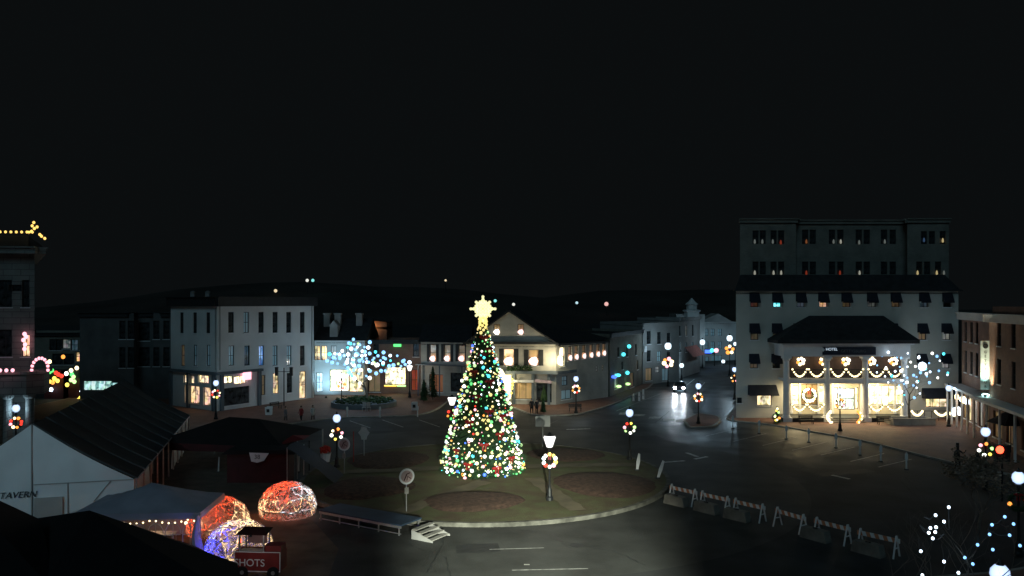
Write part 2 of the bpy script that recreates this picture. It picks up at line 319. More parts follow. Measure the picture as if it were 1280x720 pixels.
# ---------------------------------------------------------------- building kit
CACHE = {}
def LK(k): return MATS.get(k) or M[k]
def window(parent, base, p0, d, u0, u1, v0, v1, pane='dark', frame='dark_paint', bars=(1, 1), shutter=False, awn=None, candle=None, arched=False, sill=True, name='window', awnh=None):
    """frame set into a wall opening; x along the wall, y into the wall. base is the parent's world position"""
    wd, ht = u1 - u0, v1 - v0; key = ('w', round(wd, 2), round(ht, 2), frame, bars, arched)
    if key not in CACHE:
        b = MB(); t = 0.07
        b.box((-wd / 2 + t / 2, 0.04, ht / 2), (t, 0.08, ht)); b.box((wd / 2 - t / 2, 0.04, ht / 2), (t, 0.08, ht))
        b.box((0, 0.04, t / 2), (wd - 2 * t, 0.08, t)); b.box((0, 0.04, ht - t / 2), (wd - 2 * t, 0.08, t))
        for i in range(bars[0]): b.box((-wd / 2 + wd * (i + 1) / (bars[0] + 1), 0.045, ht / 2), (0.04, 0.05, ht - 2 * t))
        for i in range(bars[1]): b.box((0, 0.05, ht * (i + 1) / (bars[1] + 1)), (wd - 2 * t, 0.05, 0.06))
        if arched:
            for sg in (-1, 1):
                b.extr([(sg * wd / 2, ht), (sg * wd / 2, ht - wd * 0.4), (sg * wd * 0.38, ht - wd * 0.16), (sg * wd * 0.15, ht)][::sg], -0.02, 0.02)
        me = b.mesh('window', LK(frame)); q = MB(); q.box((0, 0.07, ht / 2), (wd - 0.1, 0.012, ht - 0.1)); CACHE[key] = (me, q.mesh('pane', M['glassdark']))
    me, qm = CACHE[key]; rz = math.atan2(d[1], d[0]); n = Vector((d[1], -d[0], 0)); dv = Vector((d[0], d[1], 0))
    P0 = Vector((p0[0], p0[1], 0)) + dv * (u0 + u1) / 2 - n * 0.12 - Vector(base); P0.z = v0 - base[2]
    o = link(name, me, parent, P0, (0, 0, rz))
    k2 = key + (pane,)
    if k2 not in CACHE:
        q2 = qm.copy(); q2.materials.clear(); q2.materials.append(P(pane)); CACHE[k2] = q2
    link('pane', CACHE[k2], o)
    if sill:
        ks = ('s', round(wd, 2))
        if ks not in CACHE: CACHE[ks] = MB().box((0, -0.14, -0.05), (wd + 0.2, 0.14, 0.1)).mesh('sill', M['trim'])
        link('sill', CACHE[ks], o)
    if shutter:
        ks = ('sh', round(wd, 2), round(ht, 2))
        if ks not in CACHE:
            b = MB(); b.box((0, -0.15, ht / 2), (wd * 0.42, 0.05, ht))
            for i in range(6): b.box((0, -0.185, ht * (i + 0.5) / 6), (wd * 0.36, 0.02, ht / 6 - 0.04))
            CACHE[ks] = b.mesh('shutter', M['dark'])
        for sg in (-1, 1): link('shutter', CACHE[ks], o, (sg * wd * 0.73, 0, 0))
    if awn:
        ah = awnh or ht * 0.6; ks = ('a', round(wd, 2), round(ah, 2), awn)
        if ks not in CACHE:
            b = MB(); a = wd / 2 + 0.14
            b.add([(-a, -0.125, 0), (a, -0.125, 0), (a, -0.65, -ah), (-a, -0.65, -ah), (-a, -0.125, -ah), (a, -0.125, -ah)],
                  [(0, 3, 2, 1), (0, 4, 3), (1, 2, 5)])
            b.box((0, -0.655, -ah - 0.07), (2 * a, 0.02, 0.16)); CACHE[ks] = b.mesh('awning', M['navy'])
        link('awning', CACHE[ks], o, (0, 0, ht + 0.08))
    if candle:
        ks = ('c', candle, round(min(wd, ht), 1))
        if ks not in CACHE:
            b = MB(); r = min(wd, ht) * 0.46
            for i in range(7):
                t = 2 * PI * i / 6; rr = 0 if i == 6 else r * 0.55
                b.ball((rr * math.cos(t), 0, r * 0.85 + rr * math.sin(t) * .9), r * (0.42 + .1 * (i % 2)), 8, 5, (1, 0.35, 1))
            CACHE[ks] = b.mesh('candle_wreath', E[candle])
        link('candle_wreath', CACHE[ks], o, (0, -0.22, 0.05))
    return o
def facade(mb, base, p0, p1, z0, z1, ops, depth=0.24, back=True):
    p0 = Vector((p0[0], p0[1], 0)); p1 = Vector((p1[0], p1[1], 0)); L = (p1 - p0).length; d = (p1 - p0) / L; n = Vector((d.y, -d.x, 0)); B = Vector(base)
    us = sorted({0, L} | {o[0] for o in ops} | {o[1] for o in ops}); vs = sorted({z0, z1} | {o[2] for o in ops} | {o[3] for o in ops})
    pt = lambda u, v, k=0: p0 + d * u - n * k + Vector((0, 0, v)) - B
    for i in range(len(us) - 1):
        for j in range(len(vs) - 1):
            a, b, c, e = us[i], us[i + 1], vs[j], vs[j + 1]
            if b - a < 1e-4 or e - c < 1e-4: continue
            if any(o[0] - 1e-4 <= a and b <= o[1] + 1e-4 and o[2] - 1e-4 <= c and e <= o[3] + 1e-4 for o in ops): continue
            mb.add([pt(a, c), pt(b, c), pt(b, e), pt(a, e)], [(0, 1, 2, 3)], [[(a, c), (b, c), (b, e), (a, e)]])
    for o in ops:
        a, b, c, e = o[:4]; k = depth
        for q in ([(a, c, 0), (a, c, k), (a, e, k), (a, e, 0)], [(b, c, k), (b, c, 0), (b, e, 0), (b, e, k)],
                  [(a, e, 0), (a, e, k), (b, e, k), (b, e, 0)], [(a, c, k), (a, c, 0), (b, c, 0), (b, c, k)]):
            mb.add([pt(*x) for x in q], [(0, 1, 2, 3)], [[(x[0] + x[2], x[1]) for x in q]])
        if back: mb.add([pt(a, c, k), pt(b, c, k), pt(b, e, k), pt(a, e, k)], [(0, 1, 2, 3)], [[(0, 0), (0.1, 0), (0.1, 0.1), (0, 0.1)]])
def building(name, label, cat, pts, h, wall, wins=(), roof='dark_roof', parapet=0.5, cornice=None, z0=0, group=None, nvis=None):
    """pts: footprint, left to right as seen, then round the back. wins: (edge, u0,u1,v0,v1, options)"""
    base = (pts[0][0], pts[0][1], z0); t = thing(name, label, cat, base, 0, group); mb = MB(); n = len(pts)
    for i in range(n):
        ops = [(q[1], q[2], q[3], q[4]) for q in wins if q[0] == i]
        facade(mb, base, pts[i], pts[(i + 1) % n], z0, h, ops)
    mb.build('wall', wall, t)
    r = MB(); r.prism([(x - base[0], y - base[1]) for x, y in pts], h - parapet - z0, h - parapet + 0.1 - z0); r.build('roof', LK(roof), t)
    for q in wins:
        a = Vector(pts[q[0]]); b = Vector(pts[(q[0] + 1) % n]); d = (b - a).normalized()
        window(t, base, a, (d.x, d.y), q[1], q[2], q[3], q[4], **(q[5] if len(q) > 5 else {}))
    if cornice:
        m_, hh, pr = cornice; c = MB()
        for i in range(nvis or n):
            a = Vector((*pts[i], 0)); b = Vector((*pts[(i + 1) % n], 0)); d = (b - a).normalized(); nn = Vector((d.y, -d.x, 0))
            a2 = a + nn * (pr / 2 - 0.02) - d * pr * 0.5; b2 = b + nn * (pr / 2 - 0.02) + d * pr * 0.5
            for k, (zz, hk, pk) in enumerate(((h - hh / 2, hh, 0), (h + 0.06, 0.12, 0.12))):
                c.span(a2 + nn * pk + Vector((0, 0, zz)) - Vector(base), b2 + nn * pk + Vector((0, 0, zz + 0.003 * i)) - Vector(base), pr + pk, hk)
        c.build('cornice', LK(m_), t)
    return t, base
def edge_u(pts, i, x, Y=None):
    "distance along footprint edge i at which it is crossed by the sight line through photo column x"
    a = Vector(pts[i]); b = Vector(pts[(i + 1) % len(pts)]); k = (x - 640) / F; d = (b - a).normalized()
    return (k * a.y - a.x) / (d.x - k * d.y)
def edge_z(pts, i, u, y):
    a = Vector(pts[i]); b = Vector(pts[(i + 1) % len(pts)]); d = (b - a).normalized(); return Za(y, (a + d * u).y)

# ================================================================ ground
def grid_sheet(x0, x1, y0, y1, z, nx, ny):
    b = MB(); vs = [(x0 + (x1 - x0) * i / nx, y0 + (y1 - y0) * j / ny, z) for j in range(ny + 1) for i in range(nx + 1)]
    b.add(vs, [(j * (nx + 1) + i, j * (nx + 1) + i + 1, (j + 1) * (nx + 1) + i + 1, (j + 1) * (nx + 1) + i) for j in range(ny) for i in range(nx)]); return b
struct('ground', grid_sheet(-900, 900, -80, 1500, 0, 20, 20), M['asphalt'])
CX, CY, RR = -2.0, 62.2, 14.0
def ring(r0, r1, z0, z1, n=128, a0=0, a1=2 * PI, cx=CX, cy=CY):
    b = MB(); vs = []; full = abs(a1 - a0 - 2 * PI) < 1e-6; K = n if full else n + 1
    for i in range(K):
        t = a0 + (a1 - a0) * i / n; c, s = math.cos(t), math.sin(t)
        vs += [(cx + r1 * c, cy + r1 * s, z0), (cx + r1 * c, cy + r1 * s, z1), (cx + r0 * c, cy + r0 * s, z1), (cx + r0 * c, cy + r0 * s, z0)]
    fs = []
    for i in range(n):
        j = (i + 1) % K
        for k in range(4): fs.append((i * 4 + k, j * 4 + k, j * 4 + (k + 1) % 4, i * 4 + (k + 1) % 4))
    return b.add(vs, fs)
struct('kerb', ring(RR - 0.28, RR, 0, 0.26), mat('old_kerb', (.12, .118, .10), .9, .6, 1.6, .4, 8))
def island_top():
    b = MB(); vs = [(CX, CY, 0.42)]; NR, NA = 26, 96
    for i in range(1, NR + 1):
        r = (RR - 0.279) * i / NR
        for k in range(NA):
            t = 2 * PI * k / NA; x, y = CX + r * math.cos(t), CY + r * math.sin(t)
            z = 0.24 + 0.18 * (1 - (r / (RR - 0.28)) ** 2) + (0.03 * noise.noise((x * 0.8, y * 0.8, 0)) if i < NR else 0); vs.append((x, y, z))
    fs = [(0, 1 + k, 1 + (k + 1) % NA) for k in range(NA)]
    for i in range(NR - 1):
        for k in range(NA): a = 1 + i * NA; fs.append((a + k, a + NA + k, a + NA + (k + 1) % NA, a + (k + 1) % NA))
    return b.add(vs, fs)
struct('grass', island_top(), M['grass'], smooth=True)
def iz(x, y): r = math.hypot(x - CX, y - CY); return 0.24 + 0.18 * max(0, 1 - (r / (RR - 0.28)) ** 2)
def bed(cx, cy, ax, ay, rot, m, name, up=0.1, n=36, dome=0.12):
    b = MB(); vs = [(cx, cy, iz(cx, cy) + up + dome)]; K = 5; rnd = random.Random(int(cx * 10))
    wob = [1 + 0.05 * math.sin(3 * 2 * PI * k / n + rnd.random()) for k in range(n)]
    for i in range(1, K + 1):
        for k in range(n):
            t = 2 * PI * k / n; q = i / K * wob[k]; x = ax * q * math.cos(t); y = ay * q * math.sin(t)
            X = cx + x * math.cos(rot) - y * math.sin(rot); Y = cy + x * math.sin(rot) + y * math.cos(rot)
            vs.append((X, Y, iz(X, Y) + up * (1 if i < K else -0.6) + dome * (1 - (i / K) ** 2) + 0.03 * noise.noise((X * 2, Y * 2, 3))))
    fs = [(0, 1 + k, 1 + (k + 1) % n) for k in range(n)]
    for i in range(K - 1):
        for k in range(n): a = 1 + i * n; fs.append((a + k, a + n + k, a + n + (k + 1) % n, a + (k + 1) % n))
    return struct(name, b.add(vs, fs), m, smooth=True)
bed(-2.6, 53.2, 3.6, 2.6, 0.1, M['mulch'], 'flower_bed')
bed(6.8, 58.3, 3.9, 4.2, 0.2, M['mulch'], 'flower_bed')
bed(4.6, 69.6, 3.6, 3.4, 0, M['mulch'], 'flower_bed')
bed(-10.4, 67.2, 3.6, 4.4, 0.2, M['mulch'], 'flower_bed')
bed(-10.2, 57.2, 3.4, 3.6, -0.3, M['mulch'], 'flower_bed')
def path_strip(a, b, wd, m, name, n=24):
    q = MB(); a, b = Vector(a), Vector(b); d = (b - a).normalized(); s = Vector((-d.y, d.x)); vs = []
    for i in range(n + 1):
        p = a.lerp(b, i / n); ww = wd * (1 + 0.12 * math.sin(i * 1.3))
        for k in (-1, -0.33, 0.33, 1):
            e = p + s * ww / 2 * k; vs.append((e.x, e.y, iz(e.x, e.y) + 0.05))
    q.add(vs, [(i * 4 + k, i * 4 + k + 1, i * 4 + 5 + k, i * 4 + 4 + k) for i in range(n) for k in range(3)]); return struct(name, q, m, smooth=True)
path_strip((-2, 58.6), (-7.2, 50.2), 1.3, M['path'], 'path')
path_strip((1.5, 59.8), (4.2, 51.0), 1.2, M['path'], 'path')
path_strip((-4.5, 63.5), (-15.2, 62.0), 1.5, M['path'], 'path')
path_strip((1, 64), (10.8, 65.5), 1.4, M['path'], 'path')
path_strip((-4, 67), (-5, 75.2), 1.3, M['path'], 'path')
# road ring round the circle, lit brightness put into its paler colour, with crack and lane arcs
def sheet(poly, z, name, m): b = MB(); b.add([(x, y, z) for x, y in poly], [tuple(range(len(poly)))]); return struct(name, b, m)
def poly_arc(cx, cy, r0, r1, a0, a1, n=24):
    return [(cx + r0 * math.cos(a0 + (a1 - a0) * i / n), cy + r0 * math.sin(a0 + (a1 - a0) * i / n)) for i in range(n + 1)] + \
           [(cx + r1 * math.cos(a1 + (a0 - a1) * i / n), cy + r1 * math.sin(a1 + (a0 - a1) * i / n)) for i in range(n + 1)]
def arc_sheet(r0, r1, a0, a1, z, name, m, n=40, cx=CX, cy=CY):
    b = MB(); vs = []
    for i in range(n + 1):
        t = a0 + (a1 - a0) * i / n
        for r in (r0, r1): vs.append((cx + r * math.cos(t), cy + r * math.sin(t), z))
    b.add(vs, [(2 * i, 2 * i + 1, 2 * i + 3, 2 * i + 2) for i in range(n)]); return struct(name, b, m)
arc_sheet(RR + 0.001, 23.6, 0, 2 * PI, 0.004, 'road', M['litasphalt'], n=160)
def crack(pts, wd, name='road_crack'):
    b = MB(); vs = []; rnd = random.Random(len(pts))
    pp = []
    for i in range(len(pts) - 1):
        for k in range(8):
            t = k / 8; pp.append((pts[i][0] * (1 - t) + pts[i + 1][0] * t + rnd.uniform(-.09, .09), pts[i][1] * (1 - t) + pts[i + 1][1] * t + rnd.uniform(-.09, .09)))
    for i, p in enumerate(pp):
        q = wd * rnd.uniform(0.4, 1.2); vs += [(p[0] - q, p[1], 0.010), (p[0] + q, p[1], 0.010)]
    b.add(vs, [(2 * i, 2 * i + 1, 2 * i + 3, 2 * i + 2) for i in range(len(pp) - 1)]); struct(name, b, M['dark'])
crack([G(688, 664), G(700, 676), G(716, 690)], 0.06); crack([G(560, 664), G(548, 690), G(530, 720)], 0.04); crack([G(618, 668), G(632, 685)], 0.03); crack([G(735, 684), G(790, 672), G(830, 660)], 0.03)
def disc(x, y, rr_, name, m, z=.012): sheet([(x + rr_ * math.cos(k * PI / 12), y + rr_ * math.sin(k * PI / 12)) for k in range(24)], z, name, m)
disc(3.6, 44.6, .38, 'manhole_cover', M['dark']); disc(17, 74, .42, 'manhole_cover', M['dark']); disc(-9, 83, .42, 'manhole_cover', M['dark']); disc(22.5, 98, .42, 'manhole_cover', M['dark'])
M['patch'] = mat('tar_patch', (.028, .03, .032), .7, .3, 2, .3, 20)
for q in ([(11, 78), (15, 79), (14.6, 81.5), (10.8, 80.6)], [(-3, 43.2), (-.6, 43.5), (-.8, 45), (-3.1, 44.7)], [(24, 62), (29, 64), (28.6, 65.2), (23.8, 63.3)], [(-16, 84), (-12.5, 84.4), (-12.8, 86.2), (-16, 85.7)]): sheet(q, .009, 'tar_patch', M['patch'])
crack([(1, 47.6), (2.5, 45.5), (5.5, 43.6), (7, 41)], .05); crack([(-6, 45), (-3.5, 42.4), (-3, 39)], .04); crack([(14, 70), (19, 66), (22, 60), (30, 56)], .07); crack([(8, 84), (16, 90), (20, 101)], .08); crack([(-14, 79), (-6, 80), (3, 86), (6, 94)], .08); crack([(18, 78), (27, 76), (34, 71)], .07)
def line(a, b, wd, z=0.013, name='road_marking'):
    a, b = Vector(a), Vector(b); d = (b - a).normalized(); s = Vector((-d.y, d.x)) * wd / 2
    sheet([(a - s)[:], (b - s)[:], (b + s)[:], (a + s)[:]], z, name, M['paint'])
line(G(612, 687), G(680, 685), 0.09); line(G(640, 713), G(735, 711), 0.09)
line(G(655, 706), G(662, 706), 0.15)
# kerbed brick pavements
def pavement(poly, name='pavement', m=None, h=0.13, kw=0.25):
    "raised slab with a concrete kerb round it"
    k = MB(); n = len(poly); k.prism(poly, 0, h); struct('kerb', k, M['kerb'])
    c = Vector((sum(p[0] for p in poly) / n, sum(p[1] for p in poly) / n)); ins = []
    for i in range(n):
        a, b, e = Vector(poly[i - 1]), Vector(poly[i]), Vector(poly[(i + 1) % n]); d1 = (b - a).normalized(); d2 = (e - b).normalized()
        nn = (Vector((-d1.y, d1.x)) + Vector((-d2.y, d2.x))).normalized(); ins.append((b + nn * kw)[:])
    sheet(ins, h + 0.004, name, m or M['brickwalk'])
def smooth_poly(pts, r=2.0, n=5, idx=None):
    out = []
    for i, b in enumerate(pts):
        if idx is not None and i not in idx: out.append(b); continue
        a, c = Vector(pts[i - 1]), Vector(pts[(i + 1) % len(pts)]); b = Vector(b)
        p = b + (a - b).normalized() * min(r, (a - b).length / 2.2); q = b + (c - b).normalized() * min(r, (c - b).length / 2.2)
        for k in range(n + 1):
            t = k / n; out.append(((1 - t) ** 2 * p + 2 * t * (1 - t) * b + t * t * q)[:])
    return out
# left plaza in front of the white corner building, reaching to the lit tree and the shops
pavement(smooth_poly([G(205, 541), G(330, 535), G(420, 523), G(520, 521), G(545, 514), (-8.0, 116), (-12, 124), (-62, 124), (-62, 96), (-44, 86)], 3, 5, {2, 3, 4}))
# pavement round the inn corner and up the right street
pavement(smooth_poly([(-8, 112), G(636, 508), G(668, 521), G(722, 519.5), G(768, 506), G(812, 485), (24.0, 135), (31, 175), (26, 190), (-8, 190)], 3, 6, {1, 2, 3, 4}))
# hotel plaza
pavement(smooth_poly([G(905, 526), G(960, 531), G(1075, 551), G(1195, 581), G(1290, 600), (62, 55), (62, 128), (38, 128), (32, 112)], 2.5, 5, {0, 1, 2, 3}))
# small kerbed island in the mouth of the right street
pavement(smooth_poly([G(853, 526), G(862, 536), G(893, 534), G(902, 527), G(900, 521), G(872, 517)], 1.2, 4), m=M['brickwalk'])
# near right pavement (dark) beside the camera's own street
pavement(smooth_poly([(17, 18), (62, 20), (62, 50), (40, 47), (24.5, 40), (19, 39)], 2, 4, {4, 5}))
# beige gravel yard for the domes
sheet([(-40, 30), (-8, 30), (-9.5, 44), (-12.5, 50), (-16.2, 56), (-20, 74), (-40, 82)], 0.008, 'yard', M['beige'])
# crosswalk and lane lines in the right street
for i, (xa, ya) in enumerate([(775, 517), (793, 519), (812, 522), (830, 524.5), (846, 526)]):
    a = G(xa, ya); sheet([(a[0] - .3, a[1] - .9), (a[0] + 1.1, a[1] - .7), (a[0] + 1.5, a[1] + .9), (a[0] + .1, a[1] + .7)], 0.013, 'road_marking', M['paint'])
line(G(770, 514), G(826, 492), 0.14); line(G(795, 500), G(840, 497), 0.12)
line(G(838, 497), G(868, 474), 0.14); line(G(862, 500), G(881, 478), 0.14)
for a, b in (((858, 566), (872, 571)), ((868, 574), (884, 571)), ((1040, 594), (1062, 599)), ((708, 537), (738, 536)), ((830, 578), (856, 576))):
    line(G(*a), G(*b), 0.35)
# parking bays along the hotel plaza
bay = [(925, 534), (958, 541), (995, 546), (1032, 552), (1068, 558), (1105, 566), (1140, 573)]
for x, y in bay: line(G(x, y + 1), G(x - 42, y + 11), 0.12)
for x, y in [(437, 526), (478, 525), (524, 525)]: line(G(x, y), G(x + 26, y + 9), 0.12)
# hills on the horizon
def hill(name, cx, cy, rx, ry, h, seed):
    b = MB(); N, K = 48, 12; vs = []
    for i in range(K + 1):
        q = i / K
        for k in range(N):
            t = 2 * PI * k / N; x, y = rx * q * math.cos(t), ry * q * math.sin(t)
            z = h * (math.cos(q * PI) * .5 + .5) * (1 + 0.25 * noise.noise((x * .01, y * .01, seed))) - 0.5; vs.append((cx + x, cy + y, z))
    b.add(vs, [(i * N + k, (i + 1) * N + k, (i + 1) * N + (k + 1) % N, i * N + (k + 1) % N) for i in range(K) for k in range(N)]); struct(name, b, M['hill'], smooth=True)
hill('hill', -150, 700, 420, 260, 30, 1); hill('hill', 160, 820, 420, 260, 26, 5)

# ================================================================ buildings
# ---- white three-storey corner block
pts = [(-44.4, 104.5), (-36.2, 98.6), (-27.9, 113.0), (-36, 122), (-46.6, 113)]
wins = []
def W(e, x, hw, y0, y1, **o):
    u = edge_u(pts, e, x); z1, z0 = edge_z(pts, e, u, y0), edge_z(pts, e, u, y1); wins.append((e, u - hw, u + hw, z0, z1, o))
for x in (227, 243.5, 260): W(0, x, 0.42, 390.5, 416.5, arched=False)
for x in (228.5, 244, 260.5): W(0, x, 0.42, 431, 457.5, pane='brown' if x < 230 else 'cool')
for x, p in ((289, 'dark'), (308, 'cool'), (326.5, 'dark'), (344, 'dark'), (361, 'dark'), (378, 'dark')): W(1, x, 0.45, 390, 416, pane=p)
for x, p in ((289.5, 'cool'), (309, 'dark'), (327, 'blue'), (344, 'cool'), (361.5, 'cool'), (378, 'dark')): W(1, x, 0.45, 432, 457, pane=p)
W(1, 328.5, 0.42, 469, 494, pane='brown', arched=True); W(1, 345, 0.5, 466, 492, pane='warm', arched=True); W(1, 362, 0.5, 466, 491, arched=True)
W(1, 378.5, 0.6, 464, 498, pane='warm', bars=(0, 1), sill=False)
W(0, 236, 1.15, 469, 479, pane='cream', bars=(2, 0), sill=False); W(0, 254, 1.1, 469, 479, pane='cream', bars=(1, 0), sill=False)
W(0, 240, 1.6, 482, 504, pane='warm', bars=(2, 0)); W(0, 258.5, 0.75, 484, 507, pane='warm', bars=(0, 1), sill=False)
W(1, 285.5, 0.75, 470, 479, pane='bright', bars=(1, 0), sill=False); W(1, 300.5, 1.0, 470, 480, pane='bright', bars=(1, 0), sill=False)
W(1, 294, 2.3, 484, 506, bars=(3, 0))
t, base = building('corner_block', 'white three storey corner block with lit ground floor shop and dark cornice', 'building', pts, 14.1, M['white'], wins,
                   cornice=('dark', 1.1, 0.5), nvis=2)
b = MB(); B = Vector(base)
for e, u in ((0, 9.9), (1, .35), (1, 16.2)):
    a = Vector((*pts[e], 0)); c = Vector((*pts[e + 1], 0)); d = (c - a).normalized(); n = Vector((d.y, -d.x, 0)); p = a + d * u + n * .1 - B
    MB().tube([(p.x, p.y, 5.2 if u < 12 else .1), (p.x, p.y, 13.0)], .06, 6).build('downpipe', M['grey'], t)
# dark shopfront surround
b = MB(); B = Vector(base)
def along(b, pts, i, u0, u1, z, wd, ht, off, base):
    a = Vector((*pts[i], 0)); c = Vector((*pts[(i + 1) % len(pts)], 0)); d = (c - a).normalized(); n = Vector((d.y, -d.x, 0)); Bv = Vector(base)
    b.span(a + d * u0 + n * off + Vector((0, 0, z)) - Bv, a + d * u1 + n * off + Vector((0, 0, z)) - Bv, wd, ht)
def elen(pts, i): return (Vector(pts[(i + 1) % len(pts)]) - Vector(pts[i])).length
along(b, pts, 0, 0, elen(pts, 0) + .4, 4.75, 0.5, 0.32, 0.22, base); along(b, pts, 1, -.4, 7.0, 4.748, 0.5, 0.32, 0.22, base)
for e, us in ((0, (0.25, 4.2, 9.6)), (1, (0.6, 6.6))):
    for u in us:
        a = Vector((*pts[e], 0)); c = Vector((*pts[e + 1], 0)); d = (c - a).normalized(); n = Vector((d.y, -d.x, 0)); p = a + d * u + n * 0.08 - B
        b.box((p.x, p.y, 2.3), (0.45, 0.45, 4.55), rz=math.atan2(d.y, d.x))
b.build('shopfront', M['greyblue'], t)
b = MB(); along(b, pts, 1, 3.7, 4.9, 4.15, 0.25, 0.95, 0.4, base); b.build('shop_sign', E['pink'], t, label='round glowing pink white shop sign')
ac = thing('roof_vent', 'small pale roof vent at the left end of the white corner block roof', 'vent', (-41.5, 104.5, 13.7)); MB().box((0, 0, 0.5), (0.5, 0.5, 1.0)).build('cowl', M['metal'], ac); MB().lathe([(.35, 1), (.35, 1.15), (.1, 1.3)]).build('cap', M['metal'], ac)
c2 = copy_tree(ac); c2.location = (-39, 103, 13.7); c2['label'] = 'second pale roof vent from the left on the white corner block roof'

# ---- lower grey terrace to its left
pts = [(-60, 111.5), (-53.5, 111.6), (-52.9, 113.2), (-49.2, 113.2), (-48.6, 111.7), (-44.8, 111.8), (-44.8, 124), (-60, 124)]; wins = []
for x, p in ((153, 'dark'), (163.5, 'dark')): W(0, x, 0.42, 401, 424, pane=p); W(0, x, 0.42, 434, 460, pane='dark')
W(2, 180, 0.8, 403, 426); W(2, 180, 0.8, 434, 458)
for x in (195.5, 208): W(4, x, 0.42, 401, 424); W(4, x, 0.42, 434, 458)
W(0, 122, 2.0, 476, 488, pane='teal', bars=(3, 0), sill=False); W(0, 149, 1.2, 478, 488, pane='teal', bars=(1, 0), sill=False)
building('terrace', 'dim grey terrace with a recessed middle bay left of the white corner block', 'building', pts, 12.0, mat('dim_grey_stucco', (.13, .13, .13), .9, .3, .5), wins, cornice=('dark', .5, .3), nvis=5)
# ---- distant building behind the coloured lights on the far left
pts = [(-83, 126), (-62, 128), (-62, 140), (-83, 140)]; wins = []
for x in (66, 74, 93, 104, 115): W(0, x, 0.5, 424, 438, pane='cool' if x == 93 else 'dark')
W(0, 83, 0.6, 424, 436, pane='pale'); W(0, 99, .5, 440, 452, pane='orange'); W(0, 72, .8, 442, 456); W(0, 86, .8, 442, 456)
building('brick_shop', 'dim brick shop far away behind the coloured lights on the left', 'building', pts, 8.6, M['tanbrick'], wins, cornice=('dark', .4, .3), nvis=1)
# ---- stone bank, far left
pts = [(-58, 71.5), (-43.4, 73.0), (-55.4, 92), (-66, 90)]; wins = []
W(0, 19, 0.55, 356, 364, sill=False)
for x, y0, y1 in ((32, 350, 384),): W(0, x, 0.33, y0, y1)
W(0, 32, 0.36, 418, 446, pane='warm'); W(0, 6, 0.6, 412, 446); W(0, 6, .6, 350, 384)
t, base = building('stone_bank', 'tall pale stone bank with coursed walls and string lights at the left edge', 'building', pts, 18.4, M['stone'], wins, cornice=('stone', .5, .9), nvis=2, parapet=0.2)
B = Vector(base)
b = MB(); p2 = [(-57, 73), (-44.8, 74.4), (-52, 89), (-64, 88)]; b.prism([(x - B.x, y - B.y) for x, y in p2], 18.2, 19.7); b.build('attic', M['dark'], t)
# entrance pavilion
b = MB(); pv = [(-47.4, 69.6), (-42.4, 70.1), (-41.6, 71.4), (-42.6, 74), (-47.4, 73)]
b.prism([(x - B.x, y - B.y) for x, y in pv], 5.4, 7.2); b.prism([((x + 45) * 1.06 - 45 - B.x, (y - 71.5) * 1.1 + 71.5 - B.y) for x, y in pv], 7.2, 7.45); b.build('entablature', M['stone'], t)
for x, y in ((-44.2, 70.4), (-42.5, 70.8)):
    MB().lathe([(.5, 0.0), (.5, .3), (.38, .4), (.33, 5.0), (.5, 5.2), (.5, 5.4)], 14, (x - B.x, y - B.y, 0)).build('column', M['stone'], t)
b = MB(); b.prism([(x - B.x, y - B.y) for x, y in [(-47.3, 70.4), (-45.2, 70.6), (-45.2, 73), (-47.3, 72.6)]], 0.0, 5.4); b.build('pier', M['stone'], t)
def bulb_part(parent, name, pts_, r, m, sq=(1, 1, 1), n=6, k=4):
    key = ('bulb', round(r, 3), m, sq)
    if key not in CACHE: CACHE[key] = MB().ball((0, 0, 0), r, n, k, sq).mesh(name, E[m], True)
    for p in pts_: link(name, CACHE[key], parent, p)
sl = thing('string_light', 'row of pink white bulbs along the stone bank ledge above its entrance', 'string light', (-47, 69.2, 7.62))
pp = [(-0.9 + i * .52, i * .035, 0) for i in range(10)]; MB().tube([(p[0], p[1], .1) for p in pp], .02, 4).build('cable', M['dark'], sl); bulb_part(sl, 'light_bulb', pp, .17, 'pink')
sl = thing('arch_light', 'red and white lit candy arch standing on the corner of the bank entrance', 'light ornament', (-41.5, 70.6, 7.45))
aa = [(.72 * math.cos(PI - PI * i / 9 * 1.05), 0, .1 + 1.05 * math.sin(PI * i / 9)) for i in range(10)]
MB().tube(aa, .07, 6).build('arch', M['red'], sl); bulb_part(sl, 'light_bulb', aa, .15, 'pink')
sl = thing('string_light', 'row of amber bulbs along the rooftop of the stone bank', 'string light', (-49, 72.6, 19.9))
pp = [(i * .46 - .2, i * .045, 0) for i in range(13)]; MB().tube([(p[0], p[1], -.12) for p in pp], .02, 4).build('cable', M['dark'], sl); bulb_part(sl, 'light_bulb', pp, .13, 'amber')
sl = thing('light_ornament', 'cluster of amber bulbs on the roof corner of the stone bank', 'light ornament', (-43.9, 73.4, 19.9))
pp = [(0, 0, .1), (.25, 0, .35), (.05, 0, .6), (.5, 0, .5), (.2, 0, .9), (-.25, 0, 0), (.9, 0, -.35), (1.2, 0, -.55), (.75, 0, -.2)]
MB().tube(pp[:5], .03, 4).build('wire_frame', M['dark'], sl); bulb_part(sl, 'light_bulb', pp, .14, 'amber')
sl = thing('light_ornament', 'pink white figure of lights on the wall of the stone bank', 'light ornament', (-44.0, 72.65, 9.2))
pp = [(0, -.15, .1), (0.05, -.15, .5), (-.1, -.15, .9), (.15, -.15, 1.2), (.0, -.15, 1.45)]
MB().tube(pp, .04, 4).build('wire_frame', M['dark'], sl); bulb_part(sl, 'light_bulb', pp, .2, 'pink')
